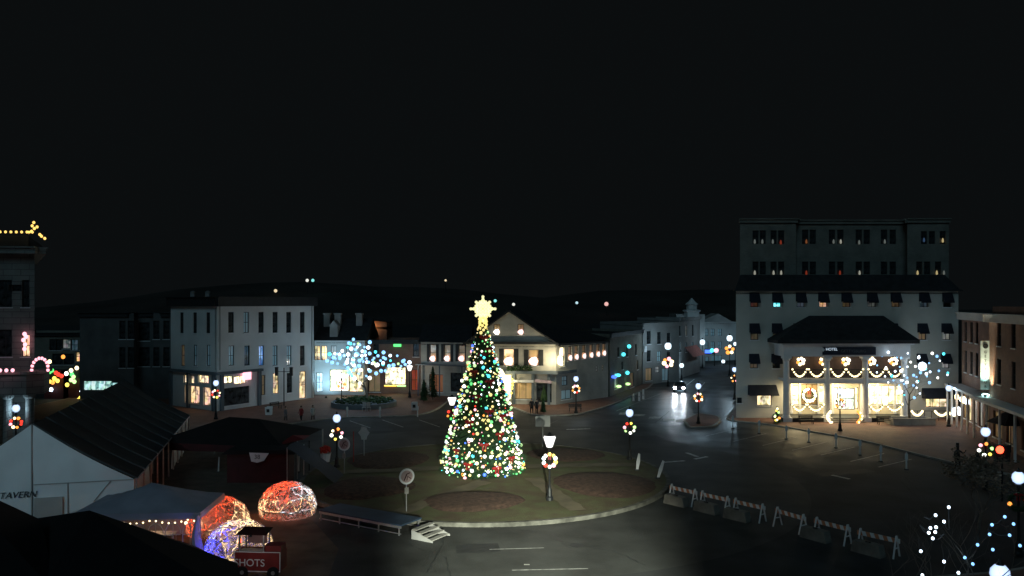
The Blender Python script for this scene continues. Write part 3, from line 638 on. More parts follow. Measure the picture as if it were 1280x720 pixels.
# coloured festive lights in the far left street
cl = [('red', 73, 468), ('red', 77, 470), ('red', 70, 466), ('green', 62, 465), ('green', 65, 463), ('yellow', 68, 473), ('yellow', 72, 476), ('yellow', 62, 477), ('yellow', 84, 481), ('lime', 92, 471), ('lime', 89, 475), ('wwhite', 89, 463), ('white', 83, 467), ('wwhite', 96, 460), ('lime', 93, 477), ('cwhite', 64, 487), ('orangeb', 66, 478), ('green', 90, 468), ('wwhite', 62, 452), ('orangeb', 79, 446), ('cwhite', 102, 489), ('yellow', 101, 497), ('yellow', 98, 500)]
for nm, lab, sel in (('market_stall', 'far market stall hung with red and yellow lights at the left', lambda x: x < 82), ('market_stall', 'far market stall hung with lime and white lights right of the red one', lambda x: x >= 82)):
    its = [(k, x, y) for k, x, y in cl if sel(x)]; X0 = Xa(sum(i[1] for i in its) / len(its), 112); st = thing(nm, lab, 'stall', (X0, 112.4, 0))
    MB().box((0, .6, 1.5), (3.4, 1.2, 3.0)).build('booth', M['maroon'], st)
    b = MB(); b.extr([(-2.2, 3.0), (2.2, 3.0), (1.6, 4.0), (-1.6, 4.0)], -.5, 1.6); b.build('canopy', M['dark'], st)
    for k, x, y in its: bulb_part(st, 'light_bulb', [(Xa(x, 111.8) - X0, -.62, Za(y, 111.8))], .3, k)

# ---- white shop with dark roof behind the lit tree
pts = [(-28.3, 116.4), (-21.3, 116.0), (-21.3, 126), (-28.3, 126)]; wins = []
W(0, 396.5, .42, 432, 450, pane='warm', sill=True); W(0, 405, .42, 432, 450, pane='cream'); W(0, 417, .42, 432, 450, pane='pale'); W(0, 436, .42, 432, 450, pane='pale')
W(0, 399, .5, 466, 490, pane='coolb', sill=False)
W(0, 424.5, 1.45, 462, 489, pane='bright', bars=(2, 0)); W(0, 445, 1.1, 460, 490, pane='cream', bars=(1, 0))
t, base = building('white_shop', 'small white shop lit pale blue with a dark pitched roof and big glowing windows', 'building', pts, 8.1, M['white'], wins)
b = MB(); b.add([(-.4, -.5, 8.0), (7.4, -.9, 8.0), (7.4, 4.6, 11.1), (-.4, 5.0, 11.1), (7.4, 10, 8), (-.4, 10, 8)], [(0, 1, 2, 3), (3, 2, 4, 5), (0, 3, 5), (1, 4, 2)]); b.build('roof', M['roof'], t)
for x in (.8, 2.4, 5.6):
    b = MB(); b.box((x, 3.2, 10.6), (.9, .8, 2.2)); b.box((x, 3.2, 11.8), (1.1, 1.0, .2)); b.build('chimney', M['grey'], t)
b = MB(); b.box((.8 + 1.6, 1.2, 9.3), (1.1, 2.0, 1.6)); b.extr([(1.75, 10.1), (3.05, 10.1), (2.4, 10.9)], .1, 2.4); b.build('dormer', M['grey'], t)
fl = thing('assumed_floodlight', 'small assumed flood lamp added on the pavement to wash the white shop pale blue', 'light', (-26.0, 112.3, 0.14))  # flood lamp assumed here, added to light the shop wall pale blue
MB().box((0, 0, .12), (.3, .2, .24)).build('housing', M['iron'], fl); l_ = lamp_light('SPOT', fl, (0, 0.2, .4), 1150, (0.42, 0.78, 1.0), .15, None, R(115), .8); aim(l_, (-26, 112.5, .5), (-26.6, 116.4, 4.6))
# orange lit gable behind it
pts = [(-22.6, 124), (-22.4 + 2.0, 124), (-20.2, 132), (-25, 132)]
t = thing('brick_house', 'brick house whose gable glows orange behind the white shop roof', 'building', (-23.0, 127, 0))
b = MB(); b.prism([(-.6, 0), (3.2, 0), (3.2, 6), (-.6, 6)], 0, 9.6); b.extr([(-.6, 9.6), (3.2, 9.2), (3.2, 10.4), (-1.8, 10.9)], 0, 6); b.build('wall', M['brick'], t)
b = MB(); b.add([(-2.2, -.4, 11.0), (3.5, -.4, 10.4), (3.5, 6.3, 10.4), (-2.2, 6.3, 11.0)], [(0, 1, 2, 3)]); b.build('roof', M['roof'], t)
wl = thing('wall_lantern', 'assumed amber lantern added to light the brick gable behind the white shop', 'light', (-21.6, 126.6, 9.2)); MB().lathe([(.06, 0), (.12, .1), (.1, .25)]).build('housing', M['iron'], wl); lamp_light('POINT', wl, (0, -.3, .4), 45, (1, .5, .2), .1)  # lantern is assumed, added to put orange light on the gable
# ---- brick shop with the poster window
pts = [(-21.1, 118.4), (-12.4, 117.6), (-12.4, 128), (-21.1, 128)]; wins = []
W(0, 494, 1.55, 459, 481, pane='bright', bars=(0, 0)); W(0, 468, .9, 462, 490, pane='brown', bars=(1, 0)); W(0, 519, .6, 462, 488, pane='red', sill=False)
for x in (470, 520): W(0, x, .45, 430, 446)
t, base = building('brick_shop', 'dim brick shop with one bright picture window right of the lit tree', 'building', pts, 7.9, M['brick'], wins, cornice=('dark', .5, .3), nvis=1)
b = MB(); ug = edge_u(pts, 0, 497); along(b, pts, 0, ug - .55, ug + .55, 7.3, .15, .6, .15, base); b.build('shop_sign', E['green'], t, label='small glowing green sign')
b = MB(); u = edge_u(pts, 0, 494); along(b, pts, 0, u - 1.6, u + .2, 1.25, .1, .16, .15, base); b.build('light_strip', E['yellow'], t); b = MB(); along(b, pts, 0, u + .3, u + 1.6, 1.25, .1, .16, .15, base); b.build('light_strip', E['lime'], t)

# ---- the inn
pts = [(-13.2, 116.3), (-6.0, 113.5), (-6.0, 124), (-13.2, 124)]; wins = []
for x in (541, 559, 577): W(0, x, .5, 430, 452, pane='brown', shutter=True, candle='candle', bars=(0, 1))
W(0, 545, 1.1, 468, 490, pane='dimred', bars=(1, 0)); W(0, 572, 1.1, 466, 490, pane='dark', bars=(1, 0))
t, base = building('inn_wing', 'low side wing left of the big tree with three glowing upstairs windows', 'building', pts, 7.9, M['siding'], wins)
b = MB(); b.add([(-.3, -.5, 7.8), (7.4, -3.2, 7.8), (7.4, 3.5, 10.2), (-.3, 5.5, 10.2), (7.4, 8, 7.8), (-.3, 8, 7.8)], [(0, 1, 2, 3), (3, 2, 4, 5), (0, 3, 5), (1, 4, 2)]); b.build('roof', M['roof'], t)
b = MB(); along(b, pts, 0, -.1, 7.6, 4.6, 1.6, .14, .75, base)
for u in (.3, 3.7, 7.2):
    a = Vector((*pts[0], 0)); d = (Vector((*pts[1], 0)) - a).normalized(); n = Vector((d.y, -d.x, 0)); p = a + d * u + n * 1.4 - Vector(base); b.box((p.x, p.y, 2.3), (.16, .16, 4.5))
b.build('porch', M['greyblue'], t)
pts = [(-6.1, 106.3), (5.75, 104.9), (13.6, 113.6), (6, 124), (-5, 124)]; wins = []
W(0, 621, .38, 405, 418.5, pane='brown', candle='candle'); W(0, 651, .4, 405, 418.5, pane='brown', candle='white')
wins[:] = []
W(0, 636, .68, 436, 457, pane='warm', shutter=True, candle='candle', bars=(0, 1)); W(0, 667, .68, 437, 457, pane='brown', shutter=True, candle='candle', bars=(0, 1)); W(0, 606, .68, 436, 457, pane='brown', shutter=True, bars=(0, 1))
W(0, 653, 1.35, 478, 499, pane='brown', bars=(2, 0)); W(0, 680, 1.0, 479, 503, pane='dark', bars=(1, 0), sill=False); W(0, 631, .9, 468, 500, pane='bright', bars=(0, 0), sill=False)
for i, x in enumerate((702.5, 712.5, 720.5, 730, 739, 747.5, 755)): W(1, x, .42 if i else .55, 434 - i * .9, 452 - i * 1.2 + (6 if i == 0 else 0), pane='bright' if i == 0 else 'brown', candle='candle' if i else None, bars=(0, 1))
W(1, 706, .6, 470, 482, pane='cool', sill=False); W(1, 708, 1.1, 487, 499, pane='cool', bars=(1, 0)); W(1, 746.5, .25, 457, 465, pane='pale', sill=False); W(1, 753.5, .25, 456, 463, pane='pale', sill=False)
t, base = building('inn', 'three storey gabled inn on the corner with glowing candle wreaths in its windows', 'inn', pts, 8.15, M['siding'], wins)
# grey-blue lower face on the street side
B = Vector(base)
a = Vector((*pts[0], 0)) - B; c = Vector((*pts[1], 0)) - B; d = (c - a).normalized(); n = Vector((d.y, -d.x, 0)); L0 = (c - a).length
def gl(u, z, k=0): return a + d * u + n * k + Vector((0, 0, z))
gw = []; 
b = MB()
um = edge_u(pts, 0, 636.5)
def gable():
    lo, hi, ap = 8.15, 8.15, 12.35
    ops = []
    for x in (621, 651):
        u = edge_u(pts, 0, x); ops.append((u - .42, u + .42, Za(418.5, 105.6), Za(405, 105.6)))
    us = sorted({0, L0, um} | {o[0] for o in ops} | {o[1] for o in ops})
    top = lambda u: 8.15 + (12.35 - 8.15) * (u / um if u < um else (L0 - u) / (L0 - um))
    for i in range(len(us) - 1):
        p, q = us[i], us[i + 1]; o = next((o for o in ops if abs(o[0] - p) < 1e-4), None)
        if o:
            b.add([gl(p, 8.15), gl(q, 8.15), gl(q, o[2]), gl(p, o[2])], [(0, 1, 2, 3)], [[(p, 0), (q, 0), (q, .6), (p, .6)]])
            b.add([gl(p, o[3]), gl(q, o[3]), gl(q, top(q)), gl(p, top(p))], [(0, 1, 2, 3)], [[(p, o[3]), (q, o[3]), (q, top(q)), (p, top(p))]])
            k = .24
            for w4 in ([(p, o[2], 0), (p, o[2], k), (p, o[3], k), (p, o[3], 0)], [(q, o[2], k), (q, o[2], 0), (q, o[3], 0), (q, o[3], k)], [(p, o[3], 0), (p, o[3], k), (q, o[3], k), (q, o[3], 0)], [(p, o[2], k), (p, o[2], 0), (q, o[2], 0), (q, o[2], k)], [(p, o[2], k), (q, o[2], k), (q, o[3], k), (p, o[3], k)]):
                b.add([gl(x[0], x[1], -x[2]) for x in w4], [(0, 1, 2, 3)], [[(0, 0)] * 4])
        else: b.add([gl(p, 8.15), gl(q, 8.15), gl(q, top(q)), gl(p, top(p))], [(0, 1, 2, 3)], [[(p, 8.15), (q, 8.15), (q, top(q)), (p, top(p))]])
    return ops
ops = gable(); b.build('gable', M['siding'], t)
for i, o in enumerate(ops): window(t, base, pts[0], (d.x, d.y), *o, pane='brown', candle='candle' if i else 'white')
b = MB(); back = Vector((d.y * -1, d.x, 0)) * 12
for sgn, (ua, za) in ((0, (-.5, 7.95)), (1, (L0 + .5, 7.95))):
    p0_, p1_ = gl(ua, za, .5), gl(um, 12.5, .5); dn = Vector((0, 0, -.22))
    q = [p0_, p1_, p1_ + back, p0_ + back]; b.add(q + [v + dn for v in q], [(0, 1, 2, 3), (7, 6, 5, 4), (0, 4, 5, 1), (1, 5, 6, 2), (2, 6, 7, 3), (3, 7, 4, 0)])
e1 = Vector((*pts[1], 0)) - B; e2 = Vector((*pts[2], 0)) - B; f1 = Vector((-6.1, 118, 0)) - B
b.add([e1 + Vector((.3, -.3, 8.2)), e2 + Vector((.5, -.3, 8.3)), e2 + Vector((-5, 4, 9.8)), e1 + Vector((-4, 5, 9.8))], [(0, 1, 2, 3)])
b.build('roof', M['roof'], t)
b = MB(); along(b, pts, 0, -.3, L0 + .3, 8.18, .5, .3, .2, base); along(b, pts, 1, -.1, elen(pts, 1), 8.0, .35, .28, .16, base); b.build('cornice', M['dark'], t)
b = MB(); along(b, pts, 0, 0, L0 + .15, 4.35, .55, .4, .25, base); along(b, pts, 1, -.2, 3.8, 4.352, .5, .4, .25, base)
for u in (3.3, 6.4, 8.9, 11.0): p = gl(u, 2.1, .1); b.box(p, (.35, .35, 4.1), rz=math.atan2(d.y, d.x))
b.build('shopfront', M['greyblue'], t)
b = MB()
dd = (e2 - e1).normalized(); nn = Vector((dd.y, -dd.x, 0)); k0 = e1 + nn * .06
b = MB(); b.span(gl(edge_u(pts, 0, 653) - 1.5, 3.2, .4), gl(edge_u(pts, 0, 653) + 1.5, 3.2, .4), .1, .35); b.build('sign_board', M['trim'], t)
b = MB(); b.span(gl(edge_u(pts, 0, 680) - 1.1, 3.3, .4), gl(edge_u(pts, 0, 680) + 1.0, 3.1, .4), .1, .35); b.build('sign_board', mat('pink_board', (.6, .45, .5), .6), t)
b = MB(); rnd = random.Random(4); u = edge_u(pts, 0, 650)
for i in range(150): b.box(gl(u + rnd.uniform(-1.6, 1.6), 4.75 + rnd.uniform(-.15, .45), .35 + rnd.uniform(0, .3)), (.22, .04, .22), rnd.uniform(0, 3), 1, rnd.uniform(0, 3))
b.build('window_box', M['green'], t)
b = MB(); p = gl(edge_u(pts, 0, 680), 1.7, -.05); b.lathe([(.5, 0), (.35, .8), (.15, 1.5), (.02, 2.0)], 10, (p.x, p.y, .7)); b.build('small_fir', M['green'], t)
# chimney and wall lanterns
for px_, py_, lab, en, r in ((700, 106.3 - 1.0, 'pale yellow wall lantern at the upstairs corner of the inn', 420, .32), (632.5, 104.6, 'bright pale wall lantern beside the big tree at the inn doorway', 520, .36)):
    x = Xa(px_, py_); z = Za(452 if px_ > 650 else 477, py_); wl = thing('wall_lantern', lab, 'light', (x, py_, z))
    MB().lathe([(r * .6, -r), (r, -.1), (r, .35), (r * .5, .7)], 10).build('lantern_glass', emit('yellow_lantern_light', (1.0, .93, .55), 9, False), wl)
    MB().span((0, 0, .8), (-.6, .9, .8), .06, .06).build('bracket', M['iron'], wl); lamp_light('POINT', wl, (-1.0, -2.0, .4), en, (1, .86, .55), .2)
b = thing('fabric_banner', 'tall pale yellow banner with its lit glow put into the cloth beside the big tree', 'banner', (Xa(630, 104.6), 104.6, .13))
MB().extr([(-.9, 1.3), (.9, .9), (.5, 3.2), (-.2, 4.6), (-.9, 4.9)], -.04, .04).build('cloth', litpane('banner_glow', (1, .95, .55), 1.6, .8, .5), b); MB().tube([(-.95, 0, 0), (-.95, 0, 5)], .04, 6).build('pole', M['iron'], b)  # cloth emits by itself, the light on it is put into the material
b = thing('light_ornament', 'small orange lit ornament beside the pale banner', 'light ornament', (Xa(640, 104.3), 104.3, .13)); MB().tube([(0, 0, 0), (0, 0, 3.8)], .03, 5).build('pole', M['iron'], b)
bulb_part(b, 'light_bulb', [(0, 0, 2.2), (.05, 0, 2.6), (.1, 0, 3.0), (0, 0, 3.4), (-.1, 0, 1.6)], .17, 'yellow')

# ---- street running away to the right
pts = [(13.9, 113.9), (21.2, 131), (14, 140), (7, 124)]; wins = []
for x, y0, y1, p in ((784, 432, 446, 'dark'), (795, 430, 444, 'dark'), (773, 434, 446, 'dark'), (778, 452, 462, 'dark'), (797, 450, 462, 'brown')): W(0, x, .45, y0, y1, pane=p)
W(0, 770, .9, 466, 486, pane='pale', bars=(1, 0)); W(0, 790, 1.2, 466, 484, pane='brown', bars=(1, 0))
t, base = building('dark_shop', 'dark narrow shop row just right of the inn with tiny teal lights', 'building', pts, 9.0, M['tanbrick'], wins, cornice=('dark', .5, .3), nvis=1)
for k, x, y, nm in (('cyan', 777, 443, 'teal_lamp'), ('cyan', 784, 433, 'teal_lamp'), ('cyan', 782, 466, 'teal_lamp'), ('lime', 771, 483, 'yellow_lamp'), ('lime', 782.5, 480, 'yellow_lamp'), ('blue', 765, 471, 'blue_sign'), ('cyan', 770, 469, 'blue_sign')):
    u = edge_u(pts, 0, x); a = Vector(pts[0]); dd_ = (Vector(pts[1]) - a).normalized(); p = a + dd_ * u + Vector((dd_.y, -dd_.x)) * .3
    bb = MB(); bb.ball((p.x - base[0], p.y - base[1], Za(y, p.y)), .3 if 'sign' not in nm else .34, 8, 5, (1.3, 1, .7) if 'sign' in nm or k == 'lime' else (1, 1, 1)); bb.build(nm, E[k], t)
pts = [(21.4, 131.5), (28.6, 137.5), (24, 152), (16, 146)]; wins = []
for x, y0, y1, p in ((811, 414, 430, 'dark'), (824, 415, 430, 'dark'), (836, 416, 430, 'dark'), (811, 438, 452, 'dark'), (824, 439, 452, 'cool'), (836, 440, 452, 'dark')): W(0, x, .5, y0, y1, pane=p)
W(0, 822, .5, 458, 466, pane='pale', sill=False); W(0, 811, .8, 460, 476, pane='brown', bars=(1, 0)); W(0, 832, .9, 460, 476, pane='cool', bars=(1, 0))
t, base = building('stucco_building', 'pale three storey stucco building halfway along the right street', 'building', pts, 10.0, M['grey'], wins, cornice=('grey', .5, .4), nvis=1)
b = MB(); along(b, pts, 0, edge_u(pts, 0, 800.5) + .1, edge_u(pts, 0, 804), 5.9, 1.0, 1.0, .3, base); b.build('hanging_sign', M['trim'], t)
pts = [(29.5, 142), (36.5, 156), (29, 162), (24, 154)]; wins = []
for x, p in ((850, 'dark'), (858, 'pale'), (866, 'dark')): W(0, x, .6, 406, 420, pane=p); W(0, x, .6, 428, 440, pane='cool')
t, base = building('narrow_shop', 'narrow grey shop with a salmon awning in the right street', 'building', pts, 10.6, M['grey'], wins, cornice=('grey', .4, .3), nvis=1)
b = MB(); a = Vector((*pts[0], 0)); d_ = (Vector((*pts[1], 0)) - a).normalized(); n_ = Vector((d_.y, -d_.x, 0)); q0 = a + d_ * 4 - Vector(base); q1 = a + d_ * 13 - Vector(base); up = Vector((0, 0, 1))
b.add([q0 + up * 5.4, q1 + up * 5.4, q1 + n_ * 1.6 + up * 3.6, q0 + n_ * 1.6 + up * 3.6], [(0, 1, 2, 3)]); b.build('awning', mat('salmon_canvas', (.55, .20, .17), .8), t)
pts = [(41.5, 182), (47, 184), (47.3, 190), (41, 190)]; wins = []
pts = [(42.0, 184), (52.5, 188), (52.5, 200), (42, 200)]
for x in (875, 883, 891, 900): W(0, x, .55, 411, 420, pane='cool'); W(0, x, .55, 427, 436, pane='cool')
W(0, 880, 1.4, 446, 454, pane='cool', bars=(2, 0), sill=False); W(0, 896, 1.4, 444, 454, pane='cool', bars=(2, 0), sill=False)
t, base = building('far_row_house', 'pale row house closing the far end of the right street', 'building', pts, 9.0, M['white'], wins)
b = MB(); b.extr([(1.2, 9.0), (9.0, 9.0), (5.6, 10.9)], -.2 + 1.6, 8); b.build('roof', M['grey'], t)
pts = [(52.9, 176), (60, 178), (60, 190), (53, 190)]; wins = []
W(0, 940, .5, 410, 420)
building('far_shop', 'pale far shop half hidden behind the left edge of the hotel', 'building', pts, 7.6, M['grey'], wins)
t = thing('church_cupola', 'dim white church cupola above the rooftops of the right street', 'church', (37.6, 168, 0))
MB().box((0, 5, 5.5), (6, 8, 11)).build('nave', M['grey'], t); MB().lathe([(1.6, 10.5), (1.6, 11.6), (1.9, 11.7), (1.9, 11.9), (1.1, 12.0), (1.1, 13.0), (1.4, 13.1), (.7, 13.7), (.1, 14.4)], 8).build('cupola', M['white'], t)

# ---- hotel
HY = 93.0; hs = HY / F
HX0 = Xa(920, HY); HX1 = Xa(1198, HY)
pts = [(HX0, HY), (HX1, HY), (HX1, 112), (HX0 + 6, 112)]; wins = []
pc = {971: 'cyan', 1001: 'cool', 1029: 'orange', 1058: 'brown', 1090: 'pale', 1119: 'brown', 1155: 'cool', 1183: 'dark', 943: 'dimred'}
for x in (943, 971.5, 1001, 1029, 1058, 1090, 1119.5, 1155, 1184): W(0, x, .45, 366.5, 384, pane=pc.get(int(x), 'dark'), awn=1, awnh=1.05)
for x, p in ((943, 'dim'), (971, 'dim'), (998, 'lime_' and 'dim'), (1030, 'dim'), (1059, 'dark'), (1086, 'cool'), (1116, 'blue'), (1153, 'warm'), (1183, 'pale')): W(0, x, .45, 405, 425, pane='brown' if p == 'warm' else p, awn=1, awnh=1.05)
for x in (942.5, 970.5, 1152, 1182): W(0, x, .45, 443, 460.5, pane='dim' if x < 960 else 'pale' if x > 1180 else 'dark', awn=1, awnh=1.0)
W(0, 955.5, .85, 494, 507, pane='cream', bars=(1, 0)); W(0, 1171, 1.25, 496, 509, pane='cream', bars=(2, 0)); W(0, 924.5, .28, 497, 504)
for x in (1000, 1030, 1059, 1088, 1117): W(0, x, .75, 449, 472, pane='dim', bars=(1, 0), sill=False)
W(0, 1012, 1.0, 480, 506, pane='brown', bars=(2, 2), frame='dark_paint'); W(0, 994, .5, 482, 506, pane='bright', bars=(0, 1)); W(0, 1027, .45, 482, 506, pane='bright', bars=(0, 1))
W(0, 1107, 2.1, 482, 506, pane='bright', bars=(4, 1)); W(0, 1058, 1.0, 485, 512, pane='coolb', bars=(1, 1), frame='dark_paint', sill=False)
W(0, 1045, .22, 484, 511, pane='bright', bars=(0, 0), sill=False); W(0, 1071, .22, 484, 511, pane='bright', bars=(0, 0), sill=False)
t, base = building('hotel', 'wide pale hotel with dark window awnings and a lit two storey white column porch', 'hotel', pts, 15.0, M['hotel'], wins)
B = Vector(base)
# mansard band
b = MB(); Lh = HX1 - HX0
b.add([(-.15, -.15, 14.95), (Lh + .15, -.15, 14.95), (Lh + .15, 19, 14.95), (5.6, 19, 14.95), (.9, 1.3, 16.75), (Lh - .9, 1.3, 16.75), (Lh - .9, 18, 16.75), (6.4, 18, 16.75)],
      [(0, 1, 5, 4), (1, 2, 6, 5), (2, 3, 7, 6), (3, 0, 4, 7), (4, 5, 6, 7)]); b.build('mansard_roof', M['roof'], t)
b = MB(); b.box((Lh / 2, -.2, 14.9), (Lh + .6, .4, .16)); b.build('gutter', M['dark'], t)
hx = lambda x: Xa(x, HY) - B.x
PYf = 90.2; px = lambda x, Y=PYf: Xa(x, Y) - B.x; dyf = PYf - HY
for x in (983, 1033.5, 1081.5, 1130):
    c = MB(); c.box((px(x), dyf, .3), (1.0, 1.0, .6)); c.lathe([(.42, .6), (.42, .75), (.36, .85), (.35, 4), (.31, 6.9), (.42, 7.05), (.42, 7.2)], 16, (px(x), dyf, 0)); c.box((px(x), dyf, 7.32), (.9, .9, .24)); c.build('column', M['trim'], t, smooth=False)
b = MB(); x0, x1 = px(978), px(1136); b.box(((x0 + x1) / 2, dyf / 2, 8.1), (x1 - x0, -dyf + .8 - .03, 1.3)); b.box(((x0 + x1) / 2, dyf / 2 - .1, 8.83), (x1 - x0 + .6, -dyf + 1.2, .16)); b.build('entablature', M['trim'], t)
b = MB(); b.add([(x0 - .8, dyf - .9, 8.92), (x1 + .8, dyf - .9, 8.92), (x1 + .8, .05, 8.92), (x0 - .8, .05, 8.92), (x0 - .8, dyf - .9, 9.3), (x1 + .8, dyf - .9, 9.3), (x1 + .8, .05, 9.3), (x0 - .8, .05, 9.3), (hx(1012), .05, 12.0), (hx(1104), .05, 12.0)],
               [(3, 2, 1, 0), (0, 1, 5, 4), (1, 2, 6, 5), (3, 0, 4, 7), (4, 5, 9, 8), (5, 6, 9), (7, 4, 8)]); b.build('porch_roof', M['roof'], t)
b = MB(); b.box(((x0 + x1) / 2, dyf / 2, 4.72), (x1 - x0 - .9, -dyf - .1, .26)); b.box(((x0 + x1) / 2, dyf - .05, 4.66), (x1 - x0 - .2, .3, .5)); b.build('balcony', M['trim'], t)
b = MB()
for i in range(3):
    xa, xb = px((983, 1033.5, 1081.5)[i]) + .45, px((1033.5, 1081.5, 1130)[i]) - .45
    b.box(((xa + xb) / 2, dyf, 5.95), (xb - xa, .08, .08)); b.box(((xa + xb) / 2, dyf, 5.05), (xb - xa, .06, .06)); n_ = int((xb - xa) / .22)
    for k in range(n_): b.box((xa + (xb - xa) * (k + .5) / n_, dyf, 5.5), (.035, .035, .86))
b.build('railing', M['dark'], t)
b = MB(); b.box(((x0 + x1) / 2, dyf / 2 - .1, .29), (x1 - x0 + .2, -dyf + .6, .58)); b.build('porch_floor', M['dark'], t)
b = MB()
for k in range(3): b.box((px(1057), dyf - .55 - .33 * k, .24 - .1 * k), (3.6, .34, .48 - .2 * k))
b.build('steps', M['concrete'], t)
for i, x in enumerate((1008, 1058, 1106)):
    lp = MB(); lp.lathe([(.32, 0), (.38, .1), (.38, .2)], 12, (px(x), dyf / 2, 4.38)); lp.build('assumed_ceiling_lamp', emit('porch_lamp', (1, .74, .38), 16, False), t); lamp_light('AREA', t, (px(x), dyf / 2 - .2, 4.3), 300, (1, .80, .46)).data.size = 1.6  # ceiling lamps are assumed, added to brighten the porch
# cream inner wall of the porch
b = MB(); ips = [(px(983, HY), HY), (px(1130, HY), HY)]
iw = [(o[1] - 1e-3, o[2] + 1e-3, o[3] - 1e-3, o[4] + 1e-3) for o in wins if o[0] == 0 and hx(984) < (o[1] + o[2]) / 2 < hx(1130) and o[3] < 4.4]
xs0, xs1 = hx(984), hx(1130)
facade(b, (0, 0, 0), (xs0, -.035), (xs1, -.035), .59, 4.58, [(max(0, o[0] - xs0), o[1] - xs0, o[2], o[3]) for o in iw], .03, False); 
b.build('porch_wall', M['cream'], t)
b = MB(); uw = [(o[1] - xs0 - .001, o[2] - xs0 + .001, o[3] - .001, o[4] + .001) for o in wins if o[0] == 0 and 4.8 < o[3] < 7.6 and hx(984) < (o[1] + o[2]) / 2 < hx(1130)]
facade(b, (0, 0, 0), (xs0, -.035), (xs1, -.035), 4.86, 7.44, uw, .03, False); b.build('upper_porch_wall', mat('shaded_wall', (.13, .095, .085), .8), t)  # upper wall darkened: the weaker light up here is put into its colour
b = MB()
for x in (989, 999.5, 1022.5, 1040, 1076, 1086, 1096, 1118, 1127):
    b = MB(); b.box((hx(x), -.12, 2.5), (.22, .12, 3.8))
    b.box((hx(x), -.14, 4.3), (.34, .16, .16)); b.box((hx(x), -.14, .8), (.34, .16, .3)); b.build('pilaster', M['trim'], t)
sg = MB(); sg.box((px(1059), dyf - .52, Za(438.3, PYf)), (px(1092) - px(1026), .12, .88)); so = sg.build('hotel_sign', mat('navy_board', (.012, .02, .04), .5), t)
text('lettering', 'GETTYSBURG', .46, mat('dim_letter', (.12, .13, .15), .6), so, (px(1064), dyf - .59, Za(438.3, PYf) - .02), (R(90), 0, 0), .01)
text('lettering', 'HOTEL', .42, emit('sign_letter', (.7, .85, 1), .7), so, (px(1037), dyf - .59, Za(437, PYf) + .06), (R(90), 0, 0), .01)
b = MB(); b.extr([(px(1026), Za(439.5, PYf)), (px(1028.5), Za(437, PYf)), (px(1026), Za(434, PYf)), (px(1025.2), Za(437, PYf))], dyf - .62, dyf - .55); b.build('emblem', M['trim'], so)
for x, hw, yy in ((952.5, 1.65, 481), (1172, 1.85, 485)):
    z = Za(yy, HY); c = hx(x); b = MB(); b.add([(c - hw, -.02, z), (c + hw, -.02, z), (c + hw, -1.1, z - 1.15), (c - hw, -1.1, z - 1.15), (c - hw, -.02, z - 1.15), (c + hw, -.02, z - 1.15)], [(0, 3, 2, 1), (0, 4, 3), (1, 2, 5)]); b.build('awning', M['navy'], t)
b = MB(); b.box((hx(951) , -.05, .6), (px(978, HY) - hx(921), .1, 1.18)); 
# upper set-back block
HU = 99.0
pts = [(Xa(925, HU), HU), (Xa(995, HU), HU), (Xa(995.5, HU + 1.6), HU + 1.6), (Xa(1135, HU + 1.6), HU + 1.6), (Xa(1134, HU), HU), (Xa(1186, HU), HU), (Xa(1186, HU), 111), (Xa(930, 111), 111)]; wins = []
def cand(x): return 'wwhite'
for x in (944.5, 953.5, 967, 976.5): W(0, x, .38, 288, 305, sill=False); W(0, x, .38, 327, 343, sill=False)
for x in (1006.5, 1016, 1040, 1050.5, 1073.5, 1083.5, 1105, 1116): W(2, x, .4, 287, 305, sill=False); W(2, x, .4, 327, 343, sill=False)
for x in (1155, 1165, 1178.5): W(4, x, .38, 289, 305, sill=False); W(4, x - 6, .38, 327, 343, sill=False)
t2, base2 = building('hotel_tower', 'dim brick upper block rising behind the dark mansard of the hotel', 'building', pts, 23.7, M['darkbrick'], wins, cornice=('darkbrick', .4, .25), nvis=5)
dots = [(943.5, 302, 'g'), (953, 302, 'g'), (966, 302, 'g'), (976, 303, 'r'), (1008, 302, 'o'), (1042, 302, 'g'), (1051, 302, 'w'), (1074, 303, 'g'), (1106, 302, 'g'), (1155, 300, 'b'), (1178.5, 300.5, 'y'),
        (943.5, 341, 'w'), (967, 341, 'w'), (976.5, 341, 'w'), (1008, 341, 'r'), (1050, 341, 'r'), (1074.5, 341, 'w'), (1147, 341, 'y'), (1171, 341, 'y'), (1180, 341, 'g')]
EC = dict(g=emit('candle_grey', (.8, .8, .7), .09), w=emit('candle_white', (1, .95, .75), .25), r=emit('candle_red', (1, .12, .05), .14), o=emit('candle_orange', (1, .3, .1), .12), b=emit('candle_blue', (.3, .5, 1), .06), y=emit('candle_yellow', (1, .75, .35), .4))
for x, y, k in dots:
    Y = HU - .05 if x < 995 or x > 1135 else HU + 1.55
    kk = ('cnd', k)
    if kk not in CACHE: CACHE[kk] = MB().lathe([(.09, 0), (.14, .15), (.1, .42), (.02, .55)], 6).mesh('window_candle', EC[k])
    link('window_candle', CACHE[kk], t2, (Xa(x, Y) - base2[0], Y - base2[1], Za(y, Y) - .25))
# ---- red brick row on the right
pts = [(50.6, 90.2), (46.9, 77.6), (46.2, 77.6), (43.6, 68.0), (42, 60), (66, 56), (70, 88)]
